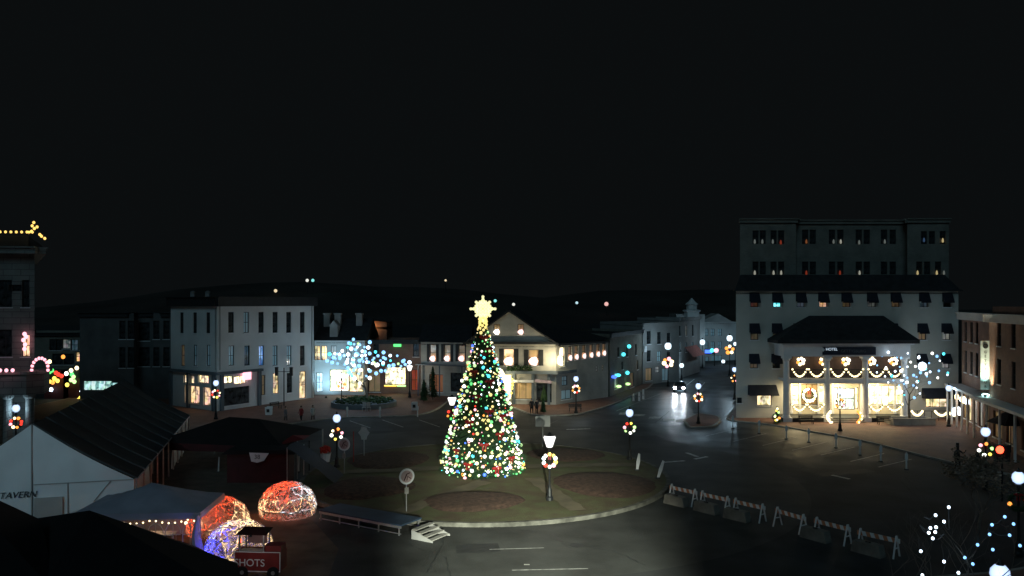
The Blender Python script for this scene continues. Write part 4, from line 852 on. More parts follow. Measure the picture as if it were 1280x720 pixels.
# order so that outward faces point towards the square
pts = [(50.4, 90.0), (46.9, 78.3), (46.3, 77.9), (42.6, 63), (70, 58), (74, 88)]
wins = []
def WR(e, frac, hw, z0, z1, **o):
    L = elen(pts, e); wins.append((e, L * frac - hw, L * frac + hw, z0, z1, o))
for f in (.14, .34, .52): WR(0, f, .5, 9.2, 11.4, pane='dark'); WR(0, f, .5, 5.8, 8.2, pane='dark')
for f in (.18, .42, .66, .88): WR(2, f, .5, 9.4, 11.6, pane='dark'); WR(2, f, .5, 5.8, 8.2, pane='dark')
for f, p in ((.1, 'brown'), (.28, 'cream'), (.46, 'pale'), (.64, 'pale'), (.83, 'brown')): WR(0, f, .85, .7, 3.3, pane=p, bars=(1, 0))
for f, p in ((.15, 'brown'), (.38, 'brown'), (.62, 'brown')): WR(2, f, 1.2, .7, 3.2, pane=p, bars=(1, 0))
t, base = building('brick_row', 'red brick shop row at the right edge with a pale cornice and long shop canopy', 'building', pts, 12.3, M['brick'], wins, cornice=('white_stucco', .7, .5), nvis=3)
B = Vector(base); a = Vector((*pts[2], 0)) - B; c = Vector((*pts[3], 0)) - B; nb = Vector((14, 6, 0)); b = MB(); b.prism([tuple((a + Vector((.3, 0, 0)))[:2]), tuple((c + Vector((.3, 0, 0)))[:2]), tuple((c + nb)[:2]), tuple((a + nb)[:2])], 12.2, 13.1); b.build('parapet', M['brick'], t); b = MB()
for e, u0, u1 in ((0, -.2, elen(pts, 0) + .3), (2, -.3, elen(pts, 2))):
    along(b, pts, e, u0, u1, 4.25 + .004 * e, 1.7, .25, .85, base)
b.build('canopy', M['trim'], t)
for e, f in ((0, .02), (0, .19), (0, .37), (0, .55), (0, .74), (0, .95), (2, .28), (2, .5), (2, .74)):
    a = Vector((*pts[e], 0)); c = Vector((*pts[e + 1], 0)); d_ = (c - a).normalized(); n_ = Vector((d_.y, -d_.x, 0)); p = a + (c - a) * f + n_ * 1.5 - B
    MB().box((p.x, p.y, 2.05), (.16, .16, 4.1)).build('canopy_post', M['trim'], t)
a = Vector((*pts[0], 0)); c = Vector((*pts[1], 0)); d_ = (c - a).normalized(); n_ = Vector((d_.y, -d_.x, 0)); rzr = math.atan2(d_.y, d_.x)
ub = edge_u(pts, 0, 1243); pb = a + d_ * ub + n_ * .8
bn = thing('vertical_banner', 'tall narrow teal lit banner sign on the brick row above the shop canopy', 'banner', (pb.x, pb.y, 0)); zt, zb = Za(426, pb.y), Za(487, pb.y)
sb = MB().box((0, 0, (zt + zb) / 2), (.85, .1, zt - zb), rz=R(-8)).build('panel', mat('pale_banner', (.6, .72, .70), .6), bn)
MB().lathe([(.26, 0), (.26, .04)], 14).build('emblem', M['dark'], sb, (0, -.05, zt - .5), (R(90), 0, 0))
for i, ch in enumerate('GETTYSBURG'): text('lettering', ch, .34, M['dark'], sb, (0, -.058, zt - 1.1 - i * .42), (R(90), 0, R(-8)), .004)
fl = thing('canopy_lamp', 'small bright lamp on the shop canopy shining up the teal banner', 'light', (pb.x - .3, pb.y - .6, 4.42)); MB().lathe([(.2, 0), (.34, .1), (.34, .2), (.2, .28)], 10, (0, 0, 0)).build('housing', emit('teal_lamp_glow', (.6, 1, .95), 3), fl)
l_ = lamp_light('SPOT', fl, (0, -.3, .45), 900, (.5, 1.0, .92), .1, None, R(60), .8); aim(l_, (pb.x - .3, pb.y - .9, 4.9), (pb.x, pb.y, 8.8))
p = Vector((*pts[2], 0)); fl = thing('canopy_lamp', 'assumed warm lamp added to wash up the brick pier of the right hand brick row', 'light', (45.3, 76.9, 4.45)); MB().lathe([(.12, 0), (.18, .12), (.12, .2)], 8).build('housing', M['iron'], fl)  # this lamp is assumed, added for the warm light on the pier
l_ = lamp_light('SPOT', fl, (0, 0, .3), 1500, (1, .62, .32), .1, None, R(60), .8); aim(l_, (45.3, 76.9, 4.75), (46.6, 77.9, 9.0))
b = MB(); 
for (x, y, z, r, k) in ((1228, 508, 0, .16, 'wwhite'), (1236, 510, 0, .16, 'cwhite'), (1221, 504, 0, .15, 'wwhite')): pass
for i, f in enumerate((.3, .48, .56, .66)):
    q = a + (c - a) * f + n_ * 1.3; g = thing('pendant_lamp', ORD[i] + ' pendant lamp from the far end under the brick row canopy', 'light', (q.x, q.y, 3.2), 0, 'pendant lamps under the canopy')
    MB().lathe([(.05, .5), (.22, .2), (.2, -.15), (.05, -.25)], 8).build('shade', E['wwhite' if i % 2 == 0 else 'cwhite'], g); MB().tube([(0, 0, .5), (0, 0, .92)], .02, 4).build('rod', M['iron'], g)
lamp_light('POINT', t, tuple(a + (c - a) * .45 + n_ * 1.6 + Vector((0, 0, 3.0)) - B), 30, (1, .7, .45), .2)
aw = thing('shop_umbrella', 'black square cloth umbrella folded out under the canopy at the right edge', 'umbrella', (44.4, 71.5, 0)); MB().tube([(0, 0, 0), (0, 0, 3.4)], .04, 6).build('pole', M['iron'], aw)
b = MB(); b.add([(-1.4, -1.4, 2.7), (1.4, -1.4, 2.7), (1.4, 1.4, 2.7), (-1.4, 1.4, 2.7), (0, 0, 4.0)], [(0, 1, 4), (1, 2, 4), (2, 3, 4), (3, 0, 4), (3, 2, 1, 0)]); b.build('canopy', M['navy'], aw)

# ================================================================ street lamps with wreaths
LE = dict(lamp=200, lampw=220, lampfar=650)
def street_lamp(x, y, label, h=4.2, kind='lamp', group='lantern street lamps around the square', s=1.0, z=0.13, energy=None):
    t = thing('street_lamp', label, 'street lamp', (x, y, z), 0, group); h = h - z
    MB().lathe([(.24, 0), (.24, .18), (.17, .28), (.15, .7), (.09, .85), (.10, .95)], 10).build('base', M['iron'], t)
    MB().lathe([(.075, .9), (.06, h - .55), (.10, h - .5), (.07, h - .42), (.18 * s, h - .33)], 8).build('post', M['iron'], t)
    key = ('lg', kind, s)
    prof_ = [(.17 * s, -.32 * s), (.36 * s, .24 * s), (.30 * s, .34 * s)] if kind == 'lampw' else [(.12 * s, -.30 * s), (.26 * s, -.20 * s), (.32 * s, 0), (.29 * s, .18 * s), (.18 * s, .31 * s), (.05 * s, .36 * s)]
    if key not in CACHE: CACHE[key] = MB().lathe(prof_, 12).mesh('lantern_glass', E[kind], kind != 'lampw')
    link('lantern_glass', CACHE[key], t, (0, 0, h))
    kc = ('cap', s, kind == 'lampw')
    if kc not in CACHE: CACHE[kc] = MB().lathe([(.33 * s, .345 * s), (.12 * s, .45 * s), (.03, .55 * s)] if kind == 'lampw' else [(.14 * s, .33 * s), (.07 * s, .42 * s), (.02, .56 * s)], 8).mesh('cap', M['iron'])
    link('cap', CACHE[kc], t, (0, 0, h))
    lamp_light('POINT', t, (0, 0, h), (energy if energy is not None else LE[kind]) , (1.0, .90, .74) if kind == 'lampw' else (.52, .80, 1.0), .16)
    return t
def wreath(x, y, z, label, R_=.5, cols=('white', 'yellow', 'white', 'red', 'white', 'lime', 'pink', 'white', 'yellow'), br=.15, seed=0, group='lit wreaths hung on the street lamps', rz=None, back=.22):
    a = math.atan2(x, y); 
    t = thing('wreath', label, 'wreath', (x - math.sin(a) * back, y - math.cos(a) * back, z), -a if rz is None else rz, group)
    key = ('wr', R_)
    if key not in CACHE:
        b = MB(); r_ = random.Random(3); b.tube([(R_ * .8 * math.cos(2 * PI * i / 20), 0, R_ * .8 * math.sin(2 * PI * i / 20)) for i in range(20)], R_ * .2, 6, True)
        for i in range(150):
            q = r_.uniform(0, 2 * PI); rr = R_ * .8 + r_.uniform(-.28, .28) * R_; b.box((rr * math.cos(q), r_.uniform(-.28, .1) * R_, rr * math.sin(q)), (.14 * R_ * 2, .02, .05), r_.uniform(0, 3), 1, r_.uniform(0, 3))
        CACHE[key] = b.mesh('greenery', M['needle'])
        b = MB(); b.ball((0, -.2 * R_, R_ * .75), .12 * R_, 6, 4); 
        for sg in (-1, 1): b.ball((sg * .25 * R_, -.2 * R_, R_ * .8), .22 * R_, 6, 4, (1, .4, .7)); b.box((sg * .12 * R_, -.2 * R_, R_ * .4), (.12 * R_, .03, .6 * R_))
        CACHE[('bow', R_)] = b.mesh('bow', M['bow'])
    link('greenery', CACHE[key], t); link('bow', CACHE[('bow', R_)], t)
    rn = random.Random(seed)
    for i, c in enumerate(cols):
        q = 2 * PI * i / len(cols) + .3 + rn.uniform(-.12, .12); bulb_part(t, 'light_bulb', [(R_ * .82 * math.cos(q), -.2 * R_, R_ * .82 * math.sin(q))], br * rn.uniform(.8, 1.15), c)
    return t
WC = ('orangeb', 'wwhite', 'pink', 'wwhite', 'orangeb', 'white', 'red', 'wwhite')
LP = [ # photo column, depth, label, lantern, wreath label and colours
    (687, 53.4, 'tall lantern lamp standing on the grass at the front of the circle', 'lampw', 'wreath with white and yellow bulbs on the front lamp of the circle', ('white', 'yellow', 'yellow', 'white', 'cwhite', 'white', 'red', 'white', 'pink', 'yellow'), .36),
    (787, 67.1, 'lantern lamp on the right rim of the grass circle', 'lamp', 'wreath with lime and red bulbs on the lamp at the right rim of the circle', ('lime', 'yellow', 'red', 'pink', 'lime', 'white', 'white'), .36),
    (565, 75.2, 'lantern lamp just left of the big christmas tree, behind the circle', 'lampw', 'dim wreath on the lamp just left of the christmas tree', ('pink', 'lime', 'red', 'orangeb', 'green', 'pink'), .36),
    (421, 64.0, 'lantern lamp beside the round sign at the left of the circle', 'lamp', 'half lit wreath behind the round sign at the left of the circle', ('pink', 'orangeb', 'wwhite', 'white', 'yellow', 'white'), .36),
    (873, 88.6, 'lantern lamp on the small brick island in the street mouth', 'lamp', 'orange lit wreath on the lamp of the small brick island', WC, .13),
    (720, 97.0, 'lantern lamp on the pavement at the street corner of the inn', 'lamp', 'orange lit wreath on the lamp at the corner of the inn', WC, .13),
    (427, 101.5, 'lantern lamp in front of the blue white lit tree', 'lamp', 'pink and orange wreath on the lamp before the lit tree', WC, .13),
    (270, 92.0, 'lantern lamp at the shop door of the white corner block', 'lamp', 'wreath with red and warm bulbs by the white corner block', ('wwhite', 'red', 'wwhite', 'pink', 'red', 'wwhite', 'yellow', 'pink'), .13),
    (512, 113.0, 'warm lantern lamp at the right end of the brick shop', 'lampw', None, None, .13),
    (1050, 83.5, 'lantern lamp standing before the hotel door', 'lamp', 'warm white wreath on the lamp before the hotel door', ('wwhite', 'orangeb', 'wwhite', 'white', 'orangeb', 'wwhite', 'pink'), .13),
    (1186, 86.5, 'slim lantern lamp between the lit plaza tree and the brick row', 'lamp', None, None, .13),
    (1232, 57.3, 'lantern lamp at the near right pavement below the shop canopy', 'lamp', 'wreath of lime, orange and pink bulbs on the near right lamp', ('lime', 'orangeb', 'pink', 'white', 'white', 'yellow'), .13),
    (1273, 42.3, 'lantern lamp cut by the right edge of the picture', 'lamp', 'dim wreath with two red bulbs at the right edge', ('red', 'orangeb'), .13),
    (1250, 27.3, 'lantern lamp whose top glows at the bottom right corner', 'lamp', None, None, .13),
    (20, 70.0, 'lantern lamp before the wall of the stone bank', 'lamp', 'wreath full of red and white bulbs before the stone bank', ('red', 'orangeb', 'wwhite', 'red', 'pink', 'wwhite', 'orangeb', 'red'), 0),
    (918, 110.5, 'lantern lamp peeping past the left edge of the hotel', 'lamp', 'orange wreath on the lamp at the left edge of the hotel', ('wwhite', 'orangeb', 'wwhite', 'orangeb', 'pink'), .13)]
LY = {1250: 4.2}
for i, (c, Y, lab, k, wl, wc, z) in enumerate(LP):
    x = Xa(c, Y); street_lamp(x, Y, lab, 4.25, k, z=z, energy={1232: 34, 1273: 16, 1250: 10, 787: 90, 565: 160, 1050: 70, 1186: 130, 421: 70, 687: 420, 20: 120, 873: 420, 720: 380, 918: 420}.get(c), s=1.15 if k == 'lampw' else 1.0)
    if wl: wreath(x, Y, 3.05, wl, .5, wc, .135, i)
for c, yy, Y, h, lab, k in ((835, 433, 129, 6.4, 'tall street light above the orange wreath halfway up the right street', 'lampfar'), (878, 428, 165, 5.3, 'largest of the far street lights at the end of the right street', 'lampfar'),
                    (867, 424, 185, 4.9, 'small far street light left of the largest one', 'lampfar'), (912, 423, 150, 6.8, 'far street light just left of the hotel edge', 'lampfar'), (919, 430, 175, 4.5, 'smallest far street light touching the hotel edge', 'lampfar'),
                    (896, 440, 190, 3.4, 'low far street light beside the blue neon sign', 'lampfar'), (904, 452, 175, 2.6, 'low far street light left of the hotel lamp', 'lampfar'), (852, 457, 140, 2.5, 'low pale street light above the car headlights', 'lampfar')):
    street_lamp(Xa(c, Y), Y, lab, Za(yy, Y), k, 'far street lights in the right street', 1.75 if c in (835, 878, 912) else 1.25, 0)
wreath(Xa(835, 129), 129, Za(453, 129), 'orange and pink wreath on the tall street light', .75, ('wwhite', 'pink', 'orangeb', 'wwhite', 'pink', 'wwhite'), .33, 3)
wreath(Xa(912, 150), 150, Za(437, 150), 'small amber wreath on the far street light near the hotel', .75, ('orangeb', 'wwhite', 'orangeb', 'orangeb', 'wwhite'), .36, 4)
ns = thing('neon_sign', 'blue neon sign glowing far up the right street', 'sign', (Xa(884, 170), 170, 0)); MB().box((0, .2, Za(440, 170)), (3.4, .2, 1.0)).build('panel', M['dark'], ns)
b = MB(); b.box((-.2, .05, Za(439.5, 170)), (2.4, .06, .7)); b.build('tube_light', E['blue'], ns); bulb_part(ns, 'light_bulb', [(-1.3, -.1, Za(439, 170)), (1.0, -.1, Za(438, 170))], .45, 'cyan'); bulb_part(ns, 'light_bulb', [(1.9, -.1, Za(438, 170))], .5, 'pink'); MB().box((1.6, .3, 1.5), (.15, .15, 4)).build('post', M['iron'], ns)
# hillside lights far off
for i, (c, yy, Y, k, r) in enumerate(((344.5, 363.5, 600, 'wwhite', 1.3), (384, 350.5, 600, 'white', 1.2), (391, 350.5, 600, 'cyan', 1.2), (557, 350.5, 640, 'wwhite', .9), (619, 376, 560, 'cyan', 1.1), (642, 380.5, 560, 'white', 1.1), (721, 378.5, 560, 'cwhite', 1.0), (758, 380, 560, 'pink', 1.5), (134, 405, 300, 'wwhite', .4))):
    t = thing('mast_light', ['warm', 'white', 'teal', 'faint', 'teal', 'small white', 'small blue white', 'pink', 'tiny amber'][i] + ' mast light on the far hill ' + ['left above the white corner block roof', 'right above the white corner block roof', 'rightmost above the white corner block', 'high above the lit star', 'just right of the star', 'over the inn gable', 'above the right side of the inn', 'above the street right of the inn', 'left of the dim terrace'][i], 'light', (Xa(c, Y), Y, 0), 0, 'distant lights on the hill')
    MB().tube([(0, 0, 0), (0, 0, Za(yy, Y))], .25, 5).build('mast', M['dark'], t); kk = 'far_' + k
    E.setdefault(kk, emit(kk, {'wwhite': (1, .8, .5), 'white': (1, 1, .9), 'cyan': (.3, 1, .95), 'cwhite': (.6, .9, 1), 'pink': (1, .55, .5)}[k], .9)); bulb_part(t, 'lamp_head', [(0, 0, Za(yy, Y))], r, kk)

# ================================================================ the christmas tree
TX, TY, TZ = -2.25, 62.3, .44
tt = thing('christmas_tree', 'huge christmas tree covered in coloured bulbs with a big glowing star on top', 'christmas tree', (TX, TY, TZ - .1))
MB().lathe([(.35, 0), (.3, 2), (.15, 9), (.04, 11.4)], 10).build('trunk', M['bark'], tt)
prof = [(0.0, 2.75), (.45, 3.12), (1.3, 3.05), (2.2, 2.75), (3.4, 2.42), (4.6, 2.15), (5.8, 1.85), (7.0, 1.55), (8.2, 1.2), (9.4, .88), (10.4, .62), (11.3, .3), (11.7, .05)]
def tr(z):
    for (a, ra), (b, rb) in zip(prof, prof[1:]):
        if z <= b: return ra + (rb - ra) * (z - a) / (b - a)
    return .03
rnd = random.Random(11); b = MB()
b.lathe([(max(.03, r * .72), z + .05) for z, r in prof], 28)
for i in range(9000):
    z = 11.6 * (1 - math.sqrt(rnd.random())) ** 1.0; z = 11.6 * (1 - rnd.random() ** .62); q = rnd.uniform(0, 2 * PI); layer = .07 * math.sin(z * 6.5 + math.sin(q * 3))
    r0 = tr(z) * rnd.uniform(.74, .86); r1 = tr(z) * (rnd.uniform(.88, 1.12) + layer); d = Vector((math.cos(q), math.sin(q), 0)); s_ = Vector((-d.y, d.x, 0)); wv = rnd.uniform(.05, .13)
    p0_ = d * r0 + Vector((0, 0, z + .1)); p1_ = d * r1 + Vector((0, 0, z - rnd.uniform(.02, .22))) + s_ * rnd.uniform(-.15, .15)
    up = Vector((0, 0, wv * .7)); b.add([p0_ - s_ * wv, p1_, p0_ + s_ * wv, p0_ * .5 + p1_ * .5 + up], [(0, 1, 3), (1, 2, 3)])
b.build('foliage', M['needle'], tt)
cols = ['tgreen'] * 18 + ['tlime'] * 28 + ['tgold'] * 28 + ['wwhite'] * 14 + ['white'] * 20 + ['cyan'] * 6 + ['cwhite'] * 8 + ['red'] * 3 + ['orangeb'] * 4 + ['blue'] * 5 + ['pink'] * 6
spots = []; rnd = random.Random(5); tries = 0
while len(spots) < 1150 and tries < 160000:
    tries += 1; z = 11.5 * (1 - rnd.random() ** .60) + .1; q = rnd.uniform(0, 2 * PI); r = tr(z) * rnd.uniform(.88, 1.08); p = Vector((r * math.cos(q), r * math.sin(q), z)); g = .27 if z < 7 else .22
    if noise.noise((p.x * .8, p.y * .8, p.z * .8)) > .42 and rnd.random() < .8: continue
    if all((p - o[0]).length > g for o in spots): spots.append((p, rnd.choice(cols), rnd.choice([.045, .055, .07, .085, .11, .135])))
front = sorted([s_ for s_ in spots if s_[0].y < .2], key=lambda s_: -s_[2])[:100]; fs_ = set(id(s_) for s_ in front)
for s_ in front: bulb_part(tt, 'light_bulb', [s_[0]], s_[2], s_[1])
kinds = sorted(set(cols)); b = MB()
for s_ in spots:
    if id(s_) in fs_: continue
    b.cur = kinds.index(s_[1]); b.ball(s_[0], s_[2], 6, 4)
o = b.build('light_bulbs', [E[k] for k in kinds], tt, smooth=True); o['kind'] = 'stuff'
rb = random.Random(8)
for i, (q, z) in enumerate([(-1.9, 1.2), (-1.2, .9), (-.75, 1.5), (-2.3, 2.1), (-1.5, 2.6), (-1.0, 3.3), (-2.0, 4.2), (-1.3, 5.0), (-.8, 4.6), (-1.8, 6.1), (-1.2, 7.2), (-2.1, 7.9), (-1.6, 9.2), (-.9, 9.6), (-1.4, 10.5)]):
    r = tr(z) * 1.02; bb = MB(); c_ = Vector((r * math.cos(q), r * math.sin(q), z)); 
    for sg in (-1, 1): bb.ball((sg * .2, 0, 0), .2, 6, 4, (1, .5, .65)); bb.box((sg * .1, 0, -.25), (.1, .03, .4))
    bb.ball((0, -.05, 0), .1, 6, 4); bb.build('bow', M['bow'], tt, c_, (0, 0, q + PI / 2))
# star: eight points on a bright stem
b = MB(); zc = Za(386, 62.5) - TZ + .1
def starpoly(RL, RS, ri): 
    out = []
    for k in range(16):
        q = PI / 2 + k * PI / 8; r = ri if k % 2 else (RL if (k // 2) % 2 == 0 else RS); out.append((r * math.cos(q), r * math.sin(q)))
    return out
sp_ = starpoly(1.0, .74, .56); n_ = len(sp_)
vs = [(x, 0, zc + z) for x, z in sp_] + [(0, -.24, zc), (0, .24, zc)]
b.add(vs, [(i, (i + 1) % n_, n_) for i in range(n_)] + [((i + 1) % n_, i, n_ + 1) for i in range(n_)])
st = b.build('star', litpane('star_fill', (.80, .92, .38), .8, 3.0, .6), tt)
b = MB()
for rr_, ss in ((1.0, 1), (.62, .9)):
    for x, z in starpoly(.94 * rr_, .74 * rr_, .58 * rr_): b.ball((x, -.12 - (1 - rr_) * .2, zc + z), .115, 6, 4)
for k in range(8):
    q = PI / 2 + k * PI / 4; L_ = 1.0 if k % 2 == 0 else .72
    for f in (.25, .5, .75, .9): b.ball((L_ * f * math.cos(q), -.2 * (1 - f) - .06, zc + L_ * f * math.sin(q)), .13 - .03 * f, 6, 4)
b.build('star_bulbs', emit('star_light2', (.98, .93, .50), 1.0), st, smooth=True)
b = MB()
for i in range(30): q = i * 2.4; b.ball((.27 * math.cos(q), .27 * math.sin(q), zc - .62 - i * .045), .12, 6, 4)
b.build('star_stem', emit('stem_light', (1.0, .78, .26), 1.1), st, smooth=True)
b = MB(); z0_ = 10.6
for i in range(26): q = i * .5; b.ball((.10 + .28 * math.cos(q), -.2, zc - 1.9 + .1 - i * .03 * 1.6), .10, 6, 4)
b.build('ribbon_light', E['lime'], tt, smooth=True)
gl_ = [lamp_light('POINT', tt, (3.9 * math.cos(a_), 3.9 * math.sin(a_), 1.6), 11, (1, .86, .5), .5) for a_ in (-2.6, -1.9, -1.2, -.5, 1.6)]

# ================================================================ bare trees with bulbs
def bare_tree(x, y, z, h, seed, label, spread=.5, lean=(0, 0), levels=5, r0=.16, fork=.28, droop=.0, group=None, twig=3):
    t = thing('bare_tree', label, 'tree', (x, y, z), 0, group); rnd = random.Random(seed); tips = []
    tk, br = MB(), MB()
    def grow(p, d, L, r, lv):
        n = 4; pts_ = [p]; rs = [r]
        for i in range(n):
            d = (d + Vector((rnd.uniform(-.14, .14), rnd.uniform(-.14, .14), rnd.uniform(-.04, .10) - droop * (lv < 3)))).normalized(); p = p + d * L / n; pts_.append(p); rs.append(r * (1 - .45 * (i + 1) / n))
        (tk if lv == levels else br).tube(pts_, rs, 7 if lv == levels else 4 if lv > 2 else 3)
        for q in pts_[2:]: tips.append((q, lv))
        if lv <= 1: return
        k = 4 if lv == levels else rnd.choice([2, 3, 3])
        for j in range(k):
            q = pts_[-1] if j < 2 else pts_[rnd.choice([2, 3])]; az = rnd.uniform(0, 2 * PI) if lv < levels else 2 * PI * j / k + rnd.uniform(-.4, .4)
            s_ = spread * rnd.uniform(.7, 1.25); nd = (d * math.cos(s_) + (Vector((math.cos(az), math.sin(az), .15)) * math.sin(s_)) + Vector((lean[0], lean[1], 0)) * .25).normalized()
            grow(q, nd, L * rnd.uniform(.66, .86), rs[-1] * rnd.uniform(.62, .8), lv - 1)
    grow(Vector((0, 0, 0)), Vector((lean[0] * .2, lean[1] * .2, 1)).normalized(), h * fork, r0, levels)
    tk.build('trunk', M['bark'], t, smooth=True); br.build('branches', M['bark'], t); return t, tips
def hang(t, tips, n, r, kinds, seed, minlv=5, bounds=None, gap=.4):
    "bulbs spread evenly over the outer branches"
    rnd = random.Random(seed); c = [q for q, lv in tips if lv <= minlv and (bounds is None or bounds(q))]; rnd.shuffle(c); c = c[:1600]
    if not c: return
    D = [9e9] * len(c); k = 0; got = []
    while len(got) < min(n, len(c)):
        q = c[k]; got.append(q); bulb_part(t, 'light_bulb', [q], r * rnd.choice([.75, .95, 1.2]), rnd.choice(kinds))
        for i, p in enumerate(c): D[i] = min(D[i], math.hypot(p.x - q.x, p.z - q.z) + .15 * abs(p.y - q.y))
        k = max(range(len(c)), key=lambda i: D[i] * rnd.uniform(.75, 1))
ty = 105.0
t, tips = bare_tree(Xa(460, ty), ty, .13, 9.4, 7, 'bare tree wrapped in blue white bulbs before the white shop', .95, (0.1, 0), 6, .2, .32)
hang(t, tips, 99, .22, ['cwhite'] * 4 + ['iceblue'] * 9 + ['white'] * 2 + ['cyan'] + ['lime'], 3, gap=.62, bounds=lambda q: ((q.x - .3) / 5.5) ** 2 + ((q.z - 6.4) / 3.8) ** 2 < 1)
lamp_light('POINT', t, (-3, 2, 6), 220, (.45, .75, 1), .8); lamp_light('POINT', t, (2, -2, 5), 60, (.5, .78, 1), .8)
ty = 88.5
t, tips = bare_tree(Xa(1137, ty), ty, .6, 7.6, 21, 'bare tree with blue white bulbs rising from the white hotel planter', .85, (.16, -.1), 6, .15, .36)
hang(t, tips, 64, .14, ['cwhite'] * 3 + ['iceblue'] * 3 + ['white', 'cyan'], 5, bounds=lambda q: -3.2 < q.x < 4.6 and 1.2 < q.z < 7.4)
bulb_part(t, 'light_bulb', [(Xa(1153, 88.2) - Xa(1137, ty), -.3, Za(458, 88.2) - .6)], .5, 'cwhite')
lamp_light('POINT', t, (1.5, -.5, 4), 70, (.55, .8, 1), .6)
ty = 26.0; nx = Xa(1192, ty)
t, tips = bare_tree(nx, ty, .13, 8.6, 33, 'bare spreading tree close to the camera at the bottom right with a few white bulbs', .68, (.1, 0), 6, .17, .26)
for x, y in ((1206, 697), (1216, 705), (1241, 687), (1262, 669), (1237, 668), (1198, 716), (1222, 681), (1275, 682), (1180, 652), (1186, 634), (1169.5, 644), (1163, 660), (1170, 659), (1161, 666), (1169, 665), (1166, 673), (1151, 689), (1180, 702), (1153, 719), (1240, 656), (1256, 646), (1267, 655)):
    Y = 25.0; p = Vector((Xa(x, Y) - nx, Y - ty, Za(y, Y) - .13)); q = min(tips, key=lambda a: (a[0] - p).length)[0]
    MB().tube([q, (p + q) / 2 + Vector((0, 0, -.1)), p], .012, 4).build('cable', M['dark'], t); bulb_part(t, 'light_bulb', [p], .052, 'cwhite' if x < 1200 else 'iceblue')
for lx, ly in ((1166, 664), (1248, 655), (1205, 700)): lamp_light('POINT', t, (Xa(lx, 24.6) - nx, 24.6 - ty, Za(ly, 24.6)), 7, (.6, .82, 1), .1)
t, tips = bare_tree(Xa(1222, 46), 46, .13, 5.2, 52, 'small street tree with a few dry leaves beside the near right pavement', .75, (-.15, 0), 6, .11, .3)
rl = random.Random(6); b = MB()
for q, lv in tips:
    if lv < 4:
        for _ in range(2):
            c_ = q + Vector((rl.uniform(-.15, .15), rl.uniform(-.15, .15), rl.uniform(-.2, .1))); b.box(c_, (.13, .08, .01), rl.uniform(0, 3), 1, rl.uniform(0, 3))
b.build('leaves', mat('dry_leaves', (.22, .17, .12), .9, .5, 5), t)
t, tips = bare_tree(Xa(1118, 31.5), 31.5, .0, 5.6, 63, 'low bare tree at the bottom right, left of the bulb hung one', .7, (-.1, 0), 5, .09, .3)
bulb_part(t, 'light_bulb', [(.3, 0, 4)], .001, 'green') if False else None
# small firs
def fir(x, y, z, h, r, label, lights=0, seed=1):
    t = thing('fir_tree', label, 'tree', (x, y, z)); MB().lathe([(.05, 0), (.04, h * .9)], 6).build('trunk', M['bark'], t); rnd = random.Random(seed); b = MB()
    for i in range(1500):
        zz = rnd.random() ** 1.2; q = rnd.uniform(0, 2 * PI); rr = r * (1 - zz) ** .7 * (.8 + .3 * math.sin(q * 3 + zz * 9 + seed)) * rnd.uniform(.3, 1); d = Vector((math.cos(q), math.sin(q), 0)); s_ = Vector((-d.y, d.x, 0)) * .12
        p0_ = d * rr * .5 + Vector((0, 0, h * (.1 + .9 * zz))); p1_ = d * rr * rnd.uniform(.85, 1.15) + Vector((0, 0, h * (.1 + .9 * zz) - .1)); b.add([p0_ - s_, p1_, p0_ + s_], [(0, 1, 2)])
    b.build('foliage', M['needle'], t)
    for i in range(lights):
        zz = rnd.uniform(.05, .9); q = rnd.uniform(-PI, 0); bulb_part(t, 'light_bulb', [(r * (1 - zz) * math.cos(q), r * (1 - zz) * math.sin(q), h * (.1 + .9 * zz))], .13, rnd.choice(['wwhite', 'orangeb', 'yellow', 'lime']))
    return t
fir(Xa(971.5, 88.5), 88.5, .13, 1.9, .6, 'small potted fir with amber bulbs left of the hotel porch', 9, 2)
fir(Xa(541, 110), 110, .13, 4.6, 1.4, 'dark fir beside the warm lamp left of the inn wing', 0, 3)
fir(Xa(679, 97.5), 97.5, .13, 1.7, .6, 'small dark fir in a pot on the kerb before the inn', 0, 4)
fir(Xa(530, 108), 108, .13, 3.0, 1.2, 'short round dark fir left of the taller one near the inn wing', 0, 5)

# ================================================================ hotel decorations
def garland(xa, xb, Y, ytop, ydip, label, group, kind='wwhite', r=.11):
    x0_, x1_ = Xa(xa, Y), Xa(xb, Y); t = thing('garland', label, 'garland', (x0_, Y, 0), 0, group); n = 9; zt, zd = Za(ytop, Y), Za(ydip, Y); pp = []
    for i in range(n + 1): f = i / n; pp.append(Vector(((x1_ - x0_) * f, -.08, zd + (zt - zd) * (2 * f - 1) ** 2)))
    b = MB(); b.tube(pp, .09, 6); rn = random.Random(int(xa))
    for i in range(90): q = pp[rn.randrange(n + 1)].lerp(pp[rn.randrange(n + 1)], 0) + Vector((rn.uniform(-.15, .15), rn.uniform(-.1, .05), rn.uniform(-.12, .12))); b.box(q, (.16, .02, .05), rn.uniform(0, 3), 1, rn.uniform(0, 3))
    b.build('greenery', M['needle'], t); bulb_part(t, 'light_bulb', [p + Vector((0, -.09, 0)) for p in pp], r, kind); return t
Y = PYf - .1
for i, (a_, b_) in enumerate(((990, 1008), (1010.5, 1030), (1038, 1056), (1057.5, 1078), (1085, 1105), (1108, 1127))):
    garland(a_, b_, Y, 461.5, 470.5, ORD[i] + ' lit garland swag from the left on the hotel balcony rail', 'lit garland swags on the hotel balcony')
for i, (a_, b_) in enumerate(((990, 1007), (1009, 1029), (1086, 1104), (1107, 1127))):
    garland(a_, b_, Y, 505.5, 513, ORD[i] + ' lit garland swag from the left along the hotel porch edge', 'lit garland swags on the hotel porch')
